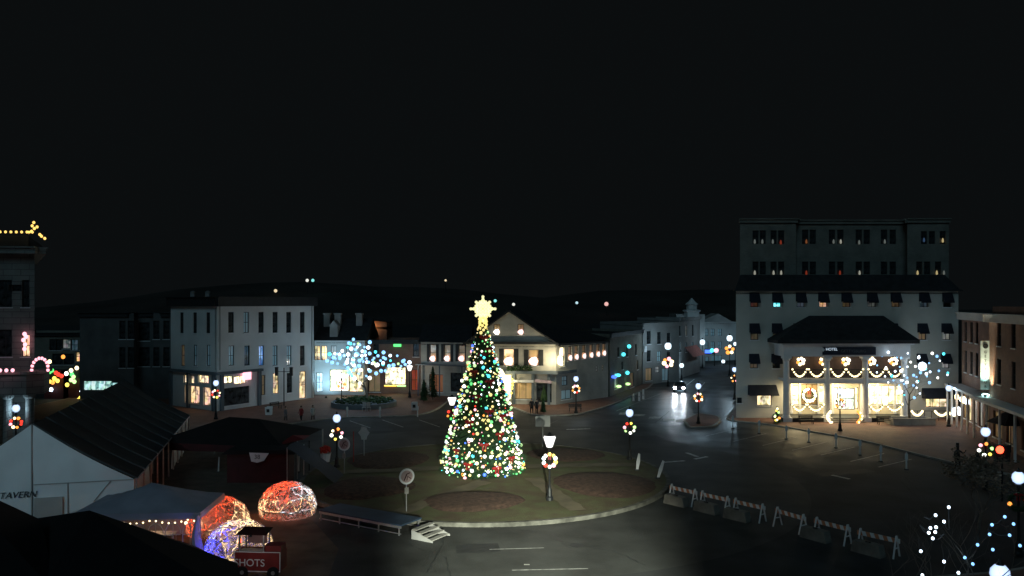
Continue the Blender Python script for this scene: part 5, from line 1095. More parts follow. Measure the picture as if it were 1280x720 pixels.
for i, (a_, b_) in enumerate(((1139, 1152), (1168, 1184), (1184, 1199))):
    garland(a_, b_, 90.6, 514, 519, ORD[i] + ' lit garland swag from the left on the low rail right of the porch', 'lit garland swags on the low rail', r=.14)
lr = thing('low_rail', 'low dark rail along the hotel wall right of the porch', 'rail', (Xa(1138, 90.8), 90.8, .13)); 
b = MB(); b.box((2.8, 0, 1.1), (5.7, .05, .06)); 
for i in range(8): b.box((i * .8, 0, .55), (.05, .05, 1.1))
b.build('bars', M['iron'], lr)
for i, x in enumerate((1000.5, 1029, 1057, 1089, 1117)):
    wreath(Xa(x, 92.7), 92.7, Za(451.5, 92.7), ORD[i] + ' glowing wreath from the left on the upper porch wall of the hotel', .42, ('white', 'wwhite', 'wwhite', 'orangeb', 'wwhite', 'wwhite'), .21, i, 'glowing wreaths on the upper porch wall', 0)
wreath(Xa(1011, 92.8), 92.8, Za(493.5, 92.8), 'large white wreath in the left window under the hotel porch', .85, ('wwhite', 'white') * 7, .17, 9, None, 0)
for i, (x, f) in enumerate(((1038, -1), (1072, 1))):
    t = thing('candy_cane_light', ['left', 'right'][i] + ' curved amber light ornament beside the hotel steps', 'light ornament', (Xa(x, 88.6), 88.6, .13)); pp = [(f * (.35 * math.sin(k * .45)), 0, .15 + k * .17) for k in range(8)]
    MB().tube(pp, .05, 5).build('wire_frame', M['red'], t); bulb_part(t, 'light_bulb', pp, .14, 'orangeb' if i else 'wwhite'); bulb_part(t, 'light_bulb', [(p[0] + .12, -.05, p[2]) for p in pp[::2]], .13, 'wwhite')
t = thing('light_ornament', 'low bright blue white light ball at the right end of the hotel rail', 'light ornament', (Xa(1196, 88), 88, .13)); MB().lathe([(.1, 0), (.06, 1.0)], 8).build('stake', M['iron'], t)
bulb_part(t, 'light_bulb', [(.0, 0, 1.4), (-.25, 0, 1.2), (.25, -.1, 1.25), (.1, -.1, 1.7), (-.2, 0, 1.6)], .26, 'cwhite')
# planter
t = thing('planter', 'long white box planter with the lit tree growing from it', 'planter', (Xa(1137, 88.3), 88.3, .13)); b = MB()
for sx, sy, dx, dy in ((4.6, .14, 0, -1.0), (4.6, .14, 0, 1.0), (.14, 1.86, -2.23, 0), (.14, 1.86, 2.23, 0)): b.box((dx, dy, .35), (sx, sy, .7))
b.box((0, -1.0, .74), (4.8, .3, .08)); b.build('box', M['concrete'], t); MB().box((0, 0, .3), (4.3, 1.8, .5)).build('soil', M['mulch'], t)
# benches
def bench(x, y, label, rz=0, m='iron', z=.13):
    t = thing('park_bench', label, 'bench', (x, y, z), rz); b = MB()
    for k in range(4): b.box((0, -.2 + k * .13, .45), (1.6, .1, .04))
    b.build('seat', M[m], t); b = MB()
    for k in range(3): b.box((0, .28 + k * .02, .58 + k * .13), (1.6, .03, .1))
    b.build('backrest', M[m], t)
    for s in (-1, 1): b = MB(); b.box((s * .7, -.18, .22), (.06, .06, .44)); b.box((s * .7, .25, .42), (.06, .06, .84)); b.box((s * .7, 0, .65), (.06, .5, .05)); b.build('leg', M['iron'], t)
bench(Xa(719, 98.5), 98.5, 'dark iron bench on the corner pavement behind the inn lamp')
bench(Xa(1008, 88.4), 88.4, 'dark bench in front of the left bay of the hotel porch'); bench(Xa(1106, 88.0), 88.0, 'dark bench in front of the right bay of the hotel porch')
bench(Xa(345, 100.5), 100.5, 'dark bench against the white corner block', R(60))
# raised planting and clutter before the lit tree
t = thing('planter', 'low dark round planter wall at the foot of the lit tree', 'planter', (Xa(455, 104), 104, .13)); MB().lathe([(4.2, 0), (4.2, .6), (3.9, .62), (3.8, .4)], 28).build('rim', M['greyblue'], t)
b = MB(); rnd = random.Random(9)
for i in range(420): q = rnd.uniform(0, 2 * PI); r = 3.7 * rnd.random() ** .5; b.box((r * math.cos(q), r * math.sin(q), .5 + rnd.uniform(0, .5)), (.3, .05, .2), rnd.uniform(0, 3), 1, rnd.uniform(0, 3))
b.build('plants', M['green'], t)['kind'] = 'stuff'
for i, x in enumerate((452, 458)):
    tb = thing('patio_chair', ['left', 'right'][i] + ' pale metal chair before the lit tree planter', 'chair', (Xa(x + 3, 98.8), 98.8, .13), .4 * i); MB().box((0, 0, .45), (.45, .45, .05)).build('seat', M['metal'], tb); MB().box((0, .22, .8), (.45, .04, .55)).build('backrest', M['metal'], tb)
    for sx in (-.2, .2):
        for sy in (-.2, .2): MB().box((sx, sy, .21), (.04, .04, .43)).build('leg', M['metal'], tb)
# ================================================================ signs
def post_sign(x, y, label, kind, h=2.3, z=.4, rz=0, lean=0):
    t = thing('street_sign', label, 'sign', (x, y, z), rz); MB().tube([(0, 0, 0), (0, 0, h)], .035, 6).build('post', M['metal'] if kind != 'edge' else M['red'], t); b = MB()
    if kind == 'round':
        MB().lathe([(.5, 0), (.5, .03)], 28).build('panel', M['trim'], t, (0, -.05, h - .1), (R(90), 0, 0)); MB().lathe([(.38, 0), (.38, .012)], 24).build('face', mat('pink_face', (.46, .34, .33), .6), t, (0, -.082, h - .1), (R(90), 0, 0))
        b.tube([(-.18, -.105, h - .35), (.0, -.105, h + .05), (.2, -.105, h + .12)], .035, 5); b.tube([(.0, -.105, h - .35), (.05, -.105, h - .1), (.28, -.105, h - .25)], .03, 5); b.build('emblem', M['maroon'], t); b = MB(); b.box((0, -.05, h - 1.0), (.26, .02, .4)); b.build('small_panel', M['concrete'], t)
    if kind == 'hex': b.extr([(-.22, h + .5), (.22, h + .5), (.28, h + .25), (.5, h), (.28, h - .3), (.22, h - .6), (-.22, h - .6), (-.28, h - .3), (-.5, h), (-.28, h + .25)], -.05, -.03); b.build('panel', M['grey'], t)
    if kind == 'rect': b.box((0, .05, h), (1.35, .03, .95)); b.build('panel', M['grey'], t)
    return t
post_sign(Xa(508, 50.6), 50.6, 'tilted round white sign on the dark grass near the stage', 'round', 2.3, .35, R(25))
post_sign(Xa(430.5, 61.8), 61.8, 'round white sign glowing in front of the left circle lamp', 'round', 2.35, .35, R(-15))
post_sign(Xa(455, 68.5), 68.5, 'pale diamond sign seen from behind left of the circle', 'hex', 2.0, .4)
post_sign(Xa(678.5, 73.5), 73.5, 'pale square sign seen from behind on the far rim of the circle', 'rect', 2.3, .3)
post_sign(Xa(442, 66), 66, 'thin red and blue marker post left of the circle', 'edge', 2.6, .3)
for i, (c, Y, rz) in enumerate(((796, 63.2, .1), (822, 60.3, .35))):
    t = thing('marker_post', ['upright', 'leaning'][i] + ' white marker post inside the right kerb of the circle', 'post', (Xa(c, Y), Y, .28)); b = MB(); b.extr([(-.06, 0), (.1, 0), (.2 + rz * .5, .7), (.16 + rz, 1.3), (.02 + rz, 1.35), (-.08 + rz * .5, .7)], -.04, .04); b.build('blade', M['trim'], t); MB().box((0, 0, .05), (.35, .35, .1)).build('foot', M['dark'], t)
rows = [(x, y) for x, y in ((916, 536), (949, 542), (983, 549), (1011, 553), (1045, 560), (1075, 569), (1101, 577), (1133, 587))]
for i, (x, y) in enumerate(rows):
    a_ = G(x, y); t = thing('bollard', ORD[i] + ' white marker post from the left along the hotel parking bays', 'bollard', (a_[0], a_[1], 0), 0, 'white posts along the hotel parking bays')
    MB().lathe([(.06, 0), (.06, 1.35), (.03, 1.42)], 8).build('post', M['trim'], t); MB().box((0, 0, 1.05), (.22, .08, .45)).build('panel', M['trim'], t); MB().lathe([(.2, 0), (.16, .08)], 8).build('foot', M['dark'], t)
for i, (x, y) in enumerate(((434, 522), (475, 522), (522, 521))):
    a_ = G(x, y); t = thing('bollard', ORD[i] + ' white marker post from the left along the kerb before the lit tree', 'bollard', (a_[0], a_[1], 0), 0, 'white posts before the lit tree')
    MB().lathe([(.07, 0), (.07, 1.25), (.03, 1.3)], 8).build('post', M['trim'], t); MB().box((0, 0, 1.0), (.24, .08, .4)).build('panel', M['trim'], t)
for i, (x, y) in enumerate(((792, 501), (799, 501), (804, 499))):
    a_ = G(x, y); t = thing('bollard', ORD[i] + ' short white post from the left at the mouth of the right street', 'bollard', (a_[0], a_[1], 0), 0, 'short white posts in the right street'); MB().lathe([(.16, 0), (.12, .9 + .2 * i), (.05, 1.0 + .2 * i)], 8).build('post', M['trim'], t); MB().lathe([(.17, .5), (.17, .65)], 8).build('band', M['metal'], t)
for i, (x, y, lab) in enumerate(((336, 520, 'white sandwich board on the pavement before the white corner block'), (518, 514, 'small white sandwich board on the pavement right of the lit tree'))):
    a_ = G(x, y); t = thing('sandwich_board', lab, 'sign', (a_[0], a_[1], .13))
    for s in (-1, 1): b = MB(); b.extr([(-.35, 0), (.35, 0), (.35, 1.0), (-.35, 1.0)], -.02, .02); o = b.build('panel', M['trim'], t, (0, s * .2, 0), (R(-s * 11), 0, 0)); MB().box((0, -.03, .55), (.35, .02, .4)).build('face', M['dark'], o)
# traffic signals
def signal(x, y, label, h=4.6, arm=1.1, z=.13, lit=None, rz=0):
    t = thing('traffic_light', label, 'traffic light', (x, y, z), rz); MB().tube([(0, 0, 0), (0, 0, h)], .07, 8).build('pole', M['iron'], t); MB().tube([(-arm, 0, h - .5), (arm, 0, h - .5)], .04, 6).build('crossarm', M['iron'], t)
    for s in (-1, 1):
        b = MB(); b.box((s * arm, 0, h - .5), (.38, .34, 1.05)); b.box((s * arm, 0, h + .06), (.42, .38, .06)); hd = b.build('signal_head', M['dark'], t)
        if lit and s == -1: MB().lathe([(.26, 0), (.26, .06)], 12).build('lens', E[lit], hd, (s * arm, -.2, h - .2), (R(90), 0, 0))
    return t
signal(Xa(355, 104), 104, 'black double headed traffic light before the white corner block', 4.9, .95)
signal(Xa(1252.5, 54), 54, 'traffic light showing red at the near right corner', 3.7, .28, lit='sigred')

# ================================================================ stage with steps
t = thing('stage', 'low blue grey stage platform on the road beside the circle', 'stage', (-8.7, 48.85, 0), math.atan2(-3.5, 5.7))
MB().box((0, 0, .62), (6.6, 1.9, .08)).build('deck', M['bluedeck'], t); b = MB()
for s in (-1, 1): b.box((0, s * .9, .50), (6.5, .06, .14)); b.box((0, s * .9, .12), (6.5, .04, .05))
b.build('frame', M['metal'], t)
for i in range(5):
    for s in (-1, 1): MB().box((-3.1 + i * 1.55, s * .9, .29), (.07, .07, .58)).build('leg', M['metal'], t)
t = thing('portable_steps', 'white portable steps at the right end of the stage', 'steps', (-5.0, 46.35, 0), math.atan2(-3.5, 5.7))
for k in range(4): MB().box((-.15 + .36 * k, 0, .55 - .15 * k), (.34, 1.7, .05)).build('tread', M['concrete'], t)
for s in (-1, 1): b = MB(); b.extr([(-.35, 0), (1.15, 0), (1.15, .1), (-.2, .5), (-.35, .5)], s * .82 - .02, s * .82 + .02); b.build('stringer', M['grey'], t)
# ================================================================ barricades
A0, A1, A2 = Vector((10.7, 54.9)), Vector((15.6, 49.0)), Vector((20.4, 42.2))
def barricade(p, rz, label, L=2.3):
    t = thing('barricade', label, 'barricade', (p.x, p.y, 0), rz, 'striped barricades across the road'); n = 10
    for k, m in ((0, 'orange'), (1, 'trim')):
        b = MB()
        for i in range(k, n, 2):
            x0_ = -L / 2 + L * i / n; x1_ = x0_ + L / n; s = .1 if i < n - 1 else 0; s0 = .1 if i > 0 else 0; b.extr([(x0_ - s0 * 0 + s0, .78), (x1_ + s, .78), (x1_ - s * .0, 1.02), (x0_, 1.02)], -.02, .02)
        b.build('striped_board', M[m], t)
    for s in (-1, 1):
        b = MB()
        for q in (-1, 1): b.span((s * L * .42, q * .38, 0), (s * L * .42, q * .03, 1.15), .08, .05)
        b.span((s * L * .42, -.2, .5), (s * L * .42, .2, .5), .05, .05); b.build('leg_frame', M['trim'], t)
L1 = (A1 - A0).length; d1 = (A1 - A0) / L1; L2 = (A2 - A1).length; d2 = (A2 - A1) / L2
for i in range(3): barricade(A0 + d1 * (1.25 + 2.55 * i), math.atan2(d1.y, d1.x) , ORD[i] + ' striped barricade from the circle kerb')
for i in range(3): barricade(A1 + d2 * (1.6 + 2.75 * i), math.atan2(d2.y, d2.x) + (.1 * (i - 1)), ORD[i + 3] + ' striped barricade from the circle kerb')
def block(p, rz, label):
    t = thing('concrete_barrier', label, 'barrier', (p.x, p.y, 0), rz, 'concrete blocks under the barricades'); b = MB(); b.extr([(-.85, 0), (.85, 0), (.85, .1), (.74, .62), (-.74, .62), (-.85, .1)], -.27, .27); b.build('block', mat('weathered_concrete', (.20, .19, .165), .95, .45, 1.2, .3), t); MB().box((0, 0, .65), (.3, .06, .07)).build('lifting_hook', M['iron'], t)
for i, u in enumerate((.95, 3.4, 5.7)): block(A0 + d1 * u - Vector((d1.y, -d1.x)) * -.1 + Vector((-.3, -.55)), math.atan2(d1.y, d1.x), ORD[i] + ' pale concrete block from the circle under the barricades')
for i, u in enumerate((3.4, 6.6)): block(A1 + d2 * u + Vector((-.3, -.5)), math.atan2(d2.y, d2.x), ['dim concrete block under the fifth barricade', 'dim concrete block under the last barricade'][i])

# ================================================================ tents and market at the left
ax = Vector((-.272, .962)); pe = Vector((.962, .272)); R0 = Vector((-28.2, 47.2)); Lt = 28.0; hw = 5.5; zr, ze = 6.35, 2.8
t = thing('marquee', 'large marquee with a pale gable end lettered TAVERN and a long dark roof', 'tent', (R0.x, R0.y, 0)); 
def tp(u, v, z): q = ax * u + pe * v; return Vector((q.x, q.y, z))
b = MB(); N = 10
def roof_side(sg):
    vs = []; K = 6
    for i in range(N * 2 + 1):
        for k in range(K + 1):
            f = k / K; sag = -.18 * math.sin(PI * f) - (.10 * math.sin(PI * (i % 2 if False else (i / 2) % 1)) * f)
            vs.append(tp(Lt * i / (N * 2), sg * hw * f * 1.03, zr + (ze - zr) * f + sag))
    fs = [(i * (K + 1) + k, (i + 1) * (K + 1) + k, (i + 1) * (K + 1) + k + 1, i * (K + 1) + k + 1) for i in range(N * 2) for k in range(K)]
    b.add(vs, fs)
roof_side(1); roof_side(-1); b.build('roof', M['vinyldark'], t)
b = MB()
for i in range(N + 1): b.tube([tp(Lt * i / N, 0, zr + .04)] + [tp(Lt * i / N, hw * 1.03 * f, zr + (ze - zr) * f - .18 * math.sin(PI * f) + .04) for f in (.25, .5, .75, 1)], .05, 5)
b.build('rafter_seam', mat('seam_tape', (.05, .065, .07), .8), t)
b = MB(); K = 14
for sg in (-1, 1):
    vs = []
    for k in range(K + 1):
        f = k / K; zt_ = zr + (ze - zr) * f - .18 * math.sin(PI * f)
        for j in range(7): vs.append(tp(-.03 + .05 * math.sin(f * 19 + j) * (j < 6), sg * hw * f, zt_ * j / 6))
    b.add(vs, [(k * 7 + j, (k + 1) * 7 + j, (k + 1) * 7 + j + 1, k * 7 + j + 1) for k in range(K) for j in range(6)])
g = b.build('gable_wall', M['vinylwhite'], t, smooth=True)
b = MB(); b.tube([tp(-.1, 0, 0), tp(-.1, 0, zr)], .04, 5); b.tube([tp(-.1, .1, 2.8), tp(-.1, hw, 2.8)], .03, 5); b.tube([tp(-.1, 1.9, 0), tp(-.1, 1.9, 2.8)], .03, 5); b.tube([tp(-.1, 4.2, 2.75), tp(-.1, 3.3, 1.6)], .03, 5); b.build('seam', M['grey'], t)
b = MB(); b.extr([(0, .1), (1.1, .1), (1.1, 1.5), (0, 1.5)], 0, .2); 
MB().box((0, 0, 1.0), (1.5, .12, 2.0), rz=math.atan2(pe.y, pe.x)).build('door', M['grey'], t, tp(-.14, .9, 0))
text('lettering', 'TAVERN', .52, M['dark'], t, tp(-.14, -.72, 2.24), (R(90), 0, math.atan2(pe.y, pe.x)), .01, shear=.25)
for seg in ((0, 1), (6, 7, 8, 9)):
    b = MB(); vs = []; K4 = len(seg) * 4
    for k in range(K4 + 1):
        f = (seg[0] + k / 4) / N
        for j in range(5): vs.append(tp(Lt * f, hw + .05 * math.sin(f * 60 + j), ze * j / 4 - .02))
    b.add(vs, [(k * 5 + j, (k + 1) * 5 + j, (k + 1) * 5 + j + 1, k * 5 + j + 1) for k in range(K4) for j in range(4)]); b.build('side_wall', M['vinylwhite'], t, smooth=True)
for i in range(N + 1): b = MB(); b.tube([tp(Lt * i / N, hw + .12, 0), tp(Lt * i / N, hw + .12, ze + .05)], .06, 6); b.build('pole', M['metal'], t)
b = MB(); b.tube([tp(0, hw + .14, ze - .06), tp(Lt, hw + .14, ze - .06)], .05, 5); b.build('eave_rail', M['metal'], t)

t = thing('canopy_tent', 'grey hipped canopy tent with arched clear windows and warm string lights', 'tent', (-20.0, 44.6, 0), R(4)); W2, D2 = 3.3, 2.2; b = MB()
K = 8; vs = []
for i in range(K + 1):
    for j in range(K + 1):
        u, v = i / K * 2 - 1, j / K * 2 - 1; f = max(abs(u), abs(v)); z = 2.35 + 1.15 * (1 - f) ** 1.25 * 1.0; vs.append((u * W2, v * D2, z))
b.add(vs, [(i * (K + 1) + j, (i + 1) * (K + 1) + j, (i + 1) * (K + 1) + j + 1, i * (K + 1) + j + 1) for i in range(K) for j in range(K)]); b.build('roof', M['vinylgrey'], t, smooth=True)
b = MB()
for (x, y, sx, sy) in ((0, -D2, W2 * 2, .03), (W2, 0, .03, D2 * 2), (-W2, 0, .03, D2 * 2), (0, D2, W2 * 2, .03)): b.box((x, y, 2.18), (sx, sy, .34))
b.build('valance', M['vinylgrey'], t)
for x in (-W2, W2):
    for y in (-D2, D2): MB().box((x, y, 1.15), (.07, .07, 2.3)).build('leg', M['metal'], t)
b = MB()
for i in range(7):
    x0_ = -W2 + .3 + i * .9; pp = [(x0_ + .4 - .4 * math.cos(PI * k / 8), -D2 - .02, 1.3 + .5 * math.sin(PI * k / 8)) for k in range(9)]; b.tube(pp, .025, 4); b.tube([(x0_, -D2 - .02, .2), (x0_, -D2 - .02, 1.3)], .025, 4); b.tube([(x0_, -D2 - .02, 1.2), (x0_ + .8, -D2 - .02, 1.2)], .02, 4); b.tube([(x0_ + .4, -D2 - .02, .2), (x0_ + .4, -D2 - .02, 1.8)], .02, 4)
b.build('window_bars', M['vinylwhite'], t)
b = MB(); b.tube([(W2 - .1, -D2 - .05, 2.2), (W2 - .2, -D2 - .1, 1.2), (W2 - .05, -D2 - .05, 0.0)], [.1, .22, .35], 7); b.build('curtain', M['vinylgrey'], t)
b = MB(); b.box((0, D2 - .1, 1.05), (W2 * 2 - .1, .03, 2.1)); b.build('back_wall', M['vinylgrey'], t)
pp = [(-W2 + .3 + i * .33, -D2 + .15, 1.95 - .18 * abs(math.sin(i * .55))) for i in range(19)]; bulb_part(t, 'light_bulb', pp, .05, 'wwhite'); lamp_light('POINT', t, (0, -.6, 1.9), 26, (1, .62, .3), .2); bulb_part(t, 'light_bulb', [(-1.3, -2.0, 1.6), (-1.0, -2, 1.5), (2.5, -2, 1.75)], .09, 'wwhite')
tb = thing('patio_table', 'long table inside the grey canopy tent', 'table', (-19.8, 44.4, 0)); MB().box((0, 0, .74), (2.4, .8, .05)).build('tabletop', M['trim'], tb)
for sx in (-1.1, 1.1):
    for sy in (-.3, .3): MB().box((sx, sy, .36), (.05, .05, .72)).build('leg', M['metal'], tb)

# black tent roofs close to the camera
def dark_tent(pk, pts_, label):
    t = thing('black_tent', label, 'tent', (pk[0], pk[1], 0)); b = MB(); c = [(x - pk[0], y - pk[1], z) for x, y, z in pts_]; n = len(c)
    b.add([(0, 0, pk[2])] + c, [(0, 1 + i, 1 + (i + 1) % n) for i in range(n)]); b.add([(x, y, z) for x, y, z in c] + [(x, y, z - .35) for x, y, z in c], [(i, n + i, n + (i + 1) % n, (i + 1) % n) for i in range(n)]); b.build('roof', M['black'], t)
    for x, y, z in c: MB().tube([(x * .97, y * .97, 0), (x * .97, y * .97, z)], .05, 6).build('pole', M['iron'], t)
Yp = 34.0; dark_tent((Xa(112, Yp), Yp, Za(638, Yp)), [(Xa(40, 29), 29, 2.6), (Xa(302, 30.5), 30.5, 2.2), (Xa(297, 34), 34, Za(704, 34)), (Xa(275, 34.6), 34.6, Za(698, 34.6)), (Xa(245, 35.5), 35.5, Za(683, 35.5)), (Xa(150, 37.5), 37.5, Za(654, 37.5)), (Xa(45, 37.5), 37.5, Za(648, 37.5))], 'black pointed tent roof in the foreground left, right hand one')
Yp = 33.0; dark_tent((Xa(-60, Yp), Yp, Za(598, Yp)), [(Xa(-180, 29), 29, 2.8), (Xa(70, 29.5), 29.5, 2.8), (Xa(52, 35), 35, Za(650, 35)), (Xa(-160, 36.5), 36.5, 3)], 'black tent roof filling the bottom left corner')

# dark market shelters between the marquee and the circle
t = thing('market_shelter', 'dark maroon market shelter with a low pyramid roof behind the domes', 'tent', (-22.3, 66.5, 0), R(-10)); b = MB(); q = [(-5.4, -4.2, 2.5), (5.6, -4.2, 2.4), (5.2, 4.2, 2.5), (-5.0, 4.2, 2.6)]
b.add([(-1.2, 0, 4.0), (1.4, 0, 3.9)] + q, [(2, 3, 1, 0), (3, 4, 1), (4, 5, 0, 1), (5, 2, 0)]); b.build('roof', M['black'], t); b = MB(); b.add([q[0], q[1], (5.6, -4.2, 1.9), (-5.4, -4.2, 1.9)], [(0, 1, 2, 3)]); b.build('valance', M['maroon'], t)
for x, y, z in q: MB().tube([(x, y, 0), (x, y, z)], .06, 6).build('pole', M['metal'], t)
t = thing('market_stall', 'dark stall with a white slanted board numbered 38 behind the right dome', 'stall', (Xa(322, 60), 60, 0)); MB().box((0, .8, 1.1), (4.6, 1.5, 2.2)).build('booth', M['maroon'], t); b = MB(); b.extr([(-2.6, 2.2), (2.8, 2.2), (2.4, 2.5), (-2.2, 2.5)], -.3, 2.0); b.build('roof', M['black'], t)
b = MB(); b.extr([(-.5, 2.35), (.95, 2.3), (.6, 1.75), (.1, 1.6), (-.35, 1.7)], -.4, -.36); so = b.build('sign_board', M['trim'], t); text('lettering', '38', .45, M['dark'], so, (.1, -.41, 2.02), (R(90), 0, 0), .005)
t = thing('red_canopy', 'small dark red pitched canopy with a pale post left of the circle', 'tent', (Xa(366, 63), 63, 0)); b = MB(); b.add([(-1, -.8, 2.4), (1.1, -.8, 2.9), (1.1, 1, 2.9), (-1, 1, 2.4), (.0, 0, 3.1)], [(0, 1, 4), (1, 2, 4), (2, 3, 4), (3, 0, 4)]); b.build('roof', mat('dark_red_canvas', (.16, .02, .02), .8), t)
for x, y in ((-.95, -.75), (1.05, -.75), (1.05, .95), (-.95, .95)): MB().tube([(x, y, 0), (x, y, 2.5)], .04, 6).build('pole', M['trim'] if x > 0 and y < 0 else M['iron'], t)
t = thing('tarpaulin_lean_to', 'dark blue tarpaulin lean-to sloping down beside the white bin', 'shelter', (Xa(388, 60), 60, 0)); b = MB()
vs = []
for i in range(7):
    for j in range(5): vs.append((-1.4 + 3.6 * i / 6, -1.5 + 3 * j / 4, 2.9 - 2.6 * (i / 6) ** 1.1 + .06 * math.sin(i * 2 + j)))
b.add(vs, [(i * 5 + j, (i + 1) * 5 + j, (i + 1) * 5 + j + 1, i * 5 + j + 1) for i in range(6) for j in range(4)]); b.build('sheet', mat('blue_tarpaulin', (.008, .018, .035), .8, bump=.3), t, smooth=True)
for j in (-1.4, 1.4): MB().tube([(-1.35, j, 0), (-1.35, j, 2.9)], .04, 6).build('pole', M['metal'], t)
t = thing('planter_bin', 'white tapered bin filled with red flowers on the kerb left of the circle', 'bin', (Xa(407, 66.8), 66.8, 0)); MB().lathe([(.28, 0), (.45, .95), (.48, 1.0), (.4, .9)], 10).build('tub', M['trim'], t); b = MB(); rnd = random.Random(2)
for i in range(70): b.ball((rnd.uniform(-.4, .3), rnd.uniform(-.35, .35), 1.15 + rnd.uniform(-.1, .35)), .1, 5, 3)
b.build('flowers', M['red'], t)
for i, (x, y, hgt) in enumerate(((294, 577, 1.5), (373, 590, 1.3), (273, 590, 1.2))):
    a_ = G(x, y); t = thing('tent_post', ['slim white post at the left under the dark shelter', 'slim white post beside the blue tarpaulin', 'short pale post behind the left dome'][i], 'post', (a_[0], a_[1], 0)); MB().tube([(0, 0, 0), (.05, 0, hgt)], [.07, .03], 6).build('shaft', M['trim'], t); MB().lathe([(.16, 0), (.16, .06)], 8).build('foot', M['iron'], t)

# ---- clear domes with string lights
def pvc():
    m = bpy.data.materials.new('clear_vinyl'); m.use_nodes = True; n = m.node_tree.nodes; l = m.node_tree.links; out = n['Material Output']; n.remove(n['Principled BSDF'])
    tr_ = n.new('ShaderNodeBsdfTransparent'); tl = n.new('ShaderNodeBsdfTranslucent'); gz = n.new('ShaderNodeBsdfGlossy'); df = n.new('ShaderNodeBsdfDiffuse'); tl.inputs[0].default_value = (.9, .9, .9, 1); df.inputs[0].default_value = (.5, .5, .52, 1); gz.inputs['Roughness'].default_value = .18
    tc = n.new('ShaderNodeTexCoord'); nz = n.new('ShaderNodeTexNoise'); nz.inputs['Scale'].default_value = 2.2; nz.inputs['Detail'].default_value = 6; nz.inputs['Distortion'].default_value = 2; l.new(tc.outputs['Object'], nz.inputs[0])
    mr = n.new('ShaderNodeMapRange'); mr.inputs[1].default_value = .38; mr.inputs[2].default_value = .62; mr.inputs[3].default_value = .05; mr.inputs[4].default_value = .5; l.new(nz.outputs[0], mr.inputs[0])
    bp = n.new('ShaderNodeBump'); bp.inputs['Strength'].default_value = .8; bp.inputs['Distance'].default_value = .1; l.new(nz.outputs[0], bp.inputs['Height'])
    for q in (gz, tl): l.new(bp.outputs[0], q.inputs['Normal'])
    m1 = n.new('ShaderNodeMixShader'); l.new(mr.outputs[0], m1.inputs[0]); l.new(tr_.outputs[0], m1.inputs[1]); l.new(tl.outputs[0], m1.inputs[2])
    m2 = n.new('ShaderNodeMixShader'); m2.inputs[0].default_value = .14; l.new(m1.outputs[0], m2.inputs[1]); l.new(gz.outputs[0], m2.inputs[2]); l.new(m2.outputs[0], out.inputs[0]); return m
PVC = pvc()
E['glow_red'] = emit('red_rope_light', (1, .10, .03), 2.4); E['glow_warm'] = emit('warm_rope_light', (1, .68, .34), 2.2); E['glow_cool'] = emit('cool_rope_light', (.75, .9, 1), 1.8); E['glow_blue'] = emit('blue_rope_light', (.06, .08, 1), 3.0)
def dome(x, y, r, label, zones, lights, seed):
    t = thing('clear_dome', label, 'dome tent', (x, y, 0)); bm = bmesh.new(); bmesh.ops.create_icosphere(bm, subdivisions=3, radius=r)
    bm.transform(Matrix.Diagonal((1.03, 1.03, .88, 1)) @ Matrix.Translation((0, 0, r * .34))); 
    bmesh.ops.bisect_plane(bm, geom=bm.verts[:] + bm.edges[:] + bm.faces[:], plane_co=(0, 0, 0.02), plane_no=(0, 0, 1), clear_inner=True)
    me = bpy.data.meshes.new('cover'); bm.to_mesh(me); me.materials.append(PVC)
    for p in me.polygons: p.use_smooth = True
    link('cover', me, t); bm.free()
    bm = bmesh.new(); bmesh.ops.create_icosphere(bm, subdivisions=2, radius=r * .99); bm.transform(Matrix.Diagonal((1.03, 1.03, .88, 1)) @ Matrix.Translation((0, 0, r * .34))); b = MB()
    edges = [(e.verts[0].co.copy(), e.verts[1].co.copy()) for e in bm.edges if (e.verts[0].co.z + e.verts[1].co.z) > 0.0]; bm.free()
    for a_, c_ in edges: b.tube([a_, c_], .028, 4)
    b.build('frame', M['grey'], t); rnd = random.Random(seed); parts = {}
    for a_, c_ in edges:
        m_ = (a_ + c_) / 2
        if m_.y > r * .7 : continue
        k = zones(m_, r, rnd)
        if not k: continue
        pp = [a_.lerp(c_, i / 7) * .97 + Vector((rnd.uniform(-.09, .09), rnd.uniform(-.05, .05), rnd.uniform(-.09, .09) + .01)) for i in range(8)]; parts.setdefault(k, MB()).tube(pp, .024, 4)
    for k, mb in parts.items(): mb.build('string_light', E[k], t)
    for (lx, ly, lz, e, c) in lights: lamp_light('POINT', t, (lx * r, ly * r, lz), e, c, .12)
    return t
def z1(m, r, rn):
    if m.z > r * .62: return 'glow_red' if m.x < r * .35 else 'glow_cool'
    if m.z > .4: return 'glow_warm' if m.x < r * .2 or rn.random() < .5 else 'glow_cool'
    return None if rn.random() < .75 else 'glow_warm'
dome(-14.3, 51.2, 1.78, 'right hand clear dome glowing red on top and warm white below', z1, [(-.2, -.2, 1.25, 75, (1, .06, .02)), (.6, -.1, 1.2, 9, (.8, .9, 1)), (-.6, -.3, .5, 7, (1, .45, .15))], 1)
def z2(m, r, rn):
    if m.x > r * .55: return 'glow_warm'
    if m.z > r * .45: return 'glow_red'
    return 'glow_warm' if rn.random() < .4 else ('glow_red' if rn.random() < .5 else None)
dome(-17.3, 47.3, 1.78, 'back left clear dome glowing red beside the grey canopy tent', z2, [(0, -.2, 1.2, 85, (1, .06, .02)), (-.5, -.3, .6, 7, (1, .45, .2))], 2)
def z3(m, r, rn):
    if m.x < -r * .2 and m.z < r * .75: return 'glow_blue'
    if m.x < -r * .4: return 'glow_cool'
    return 'glow_warm'
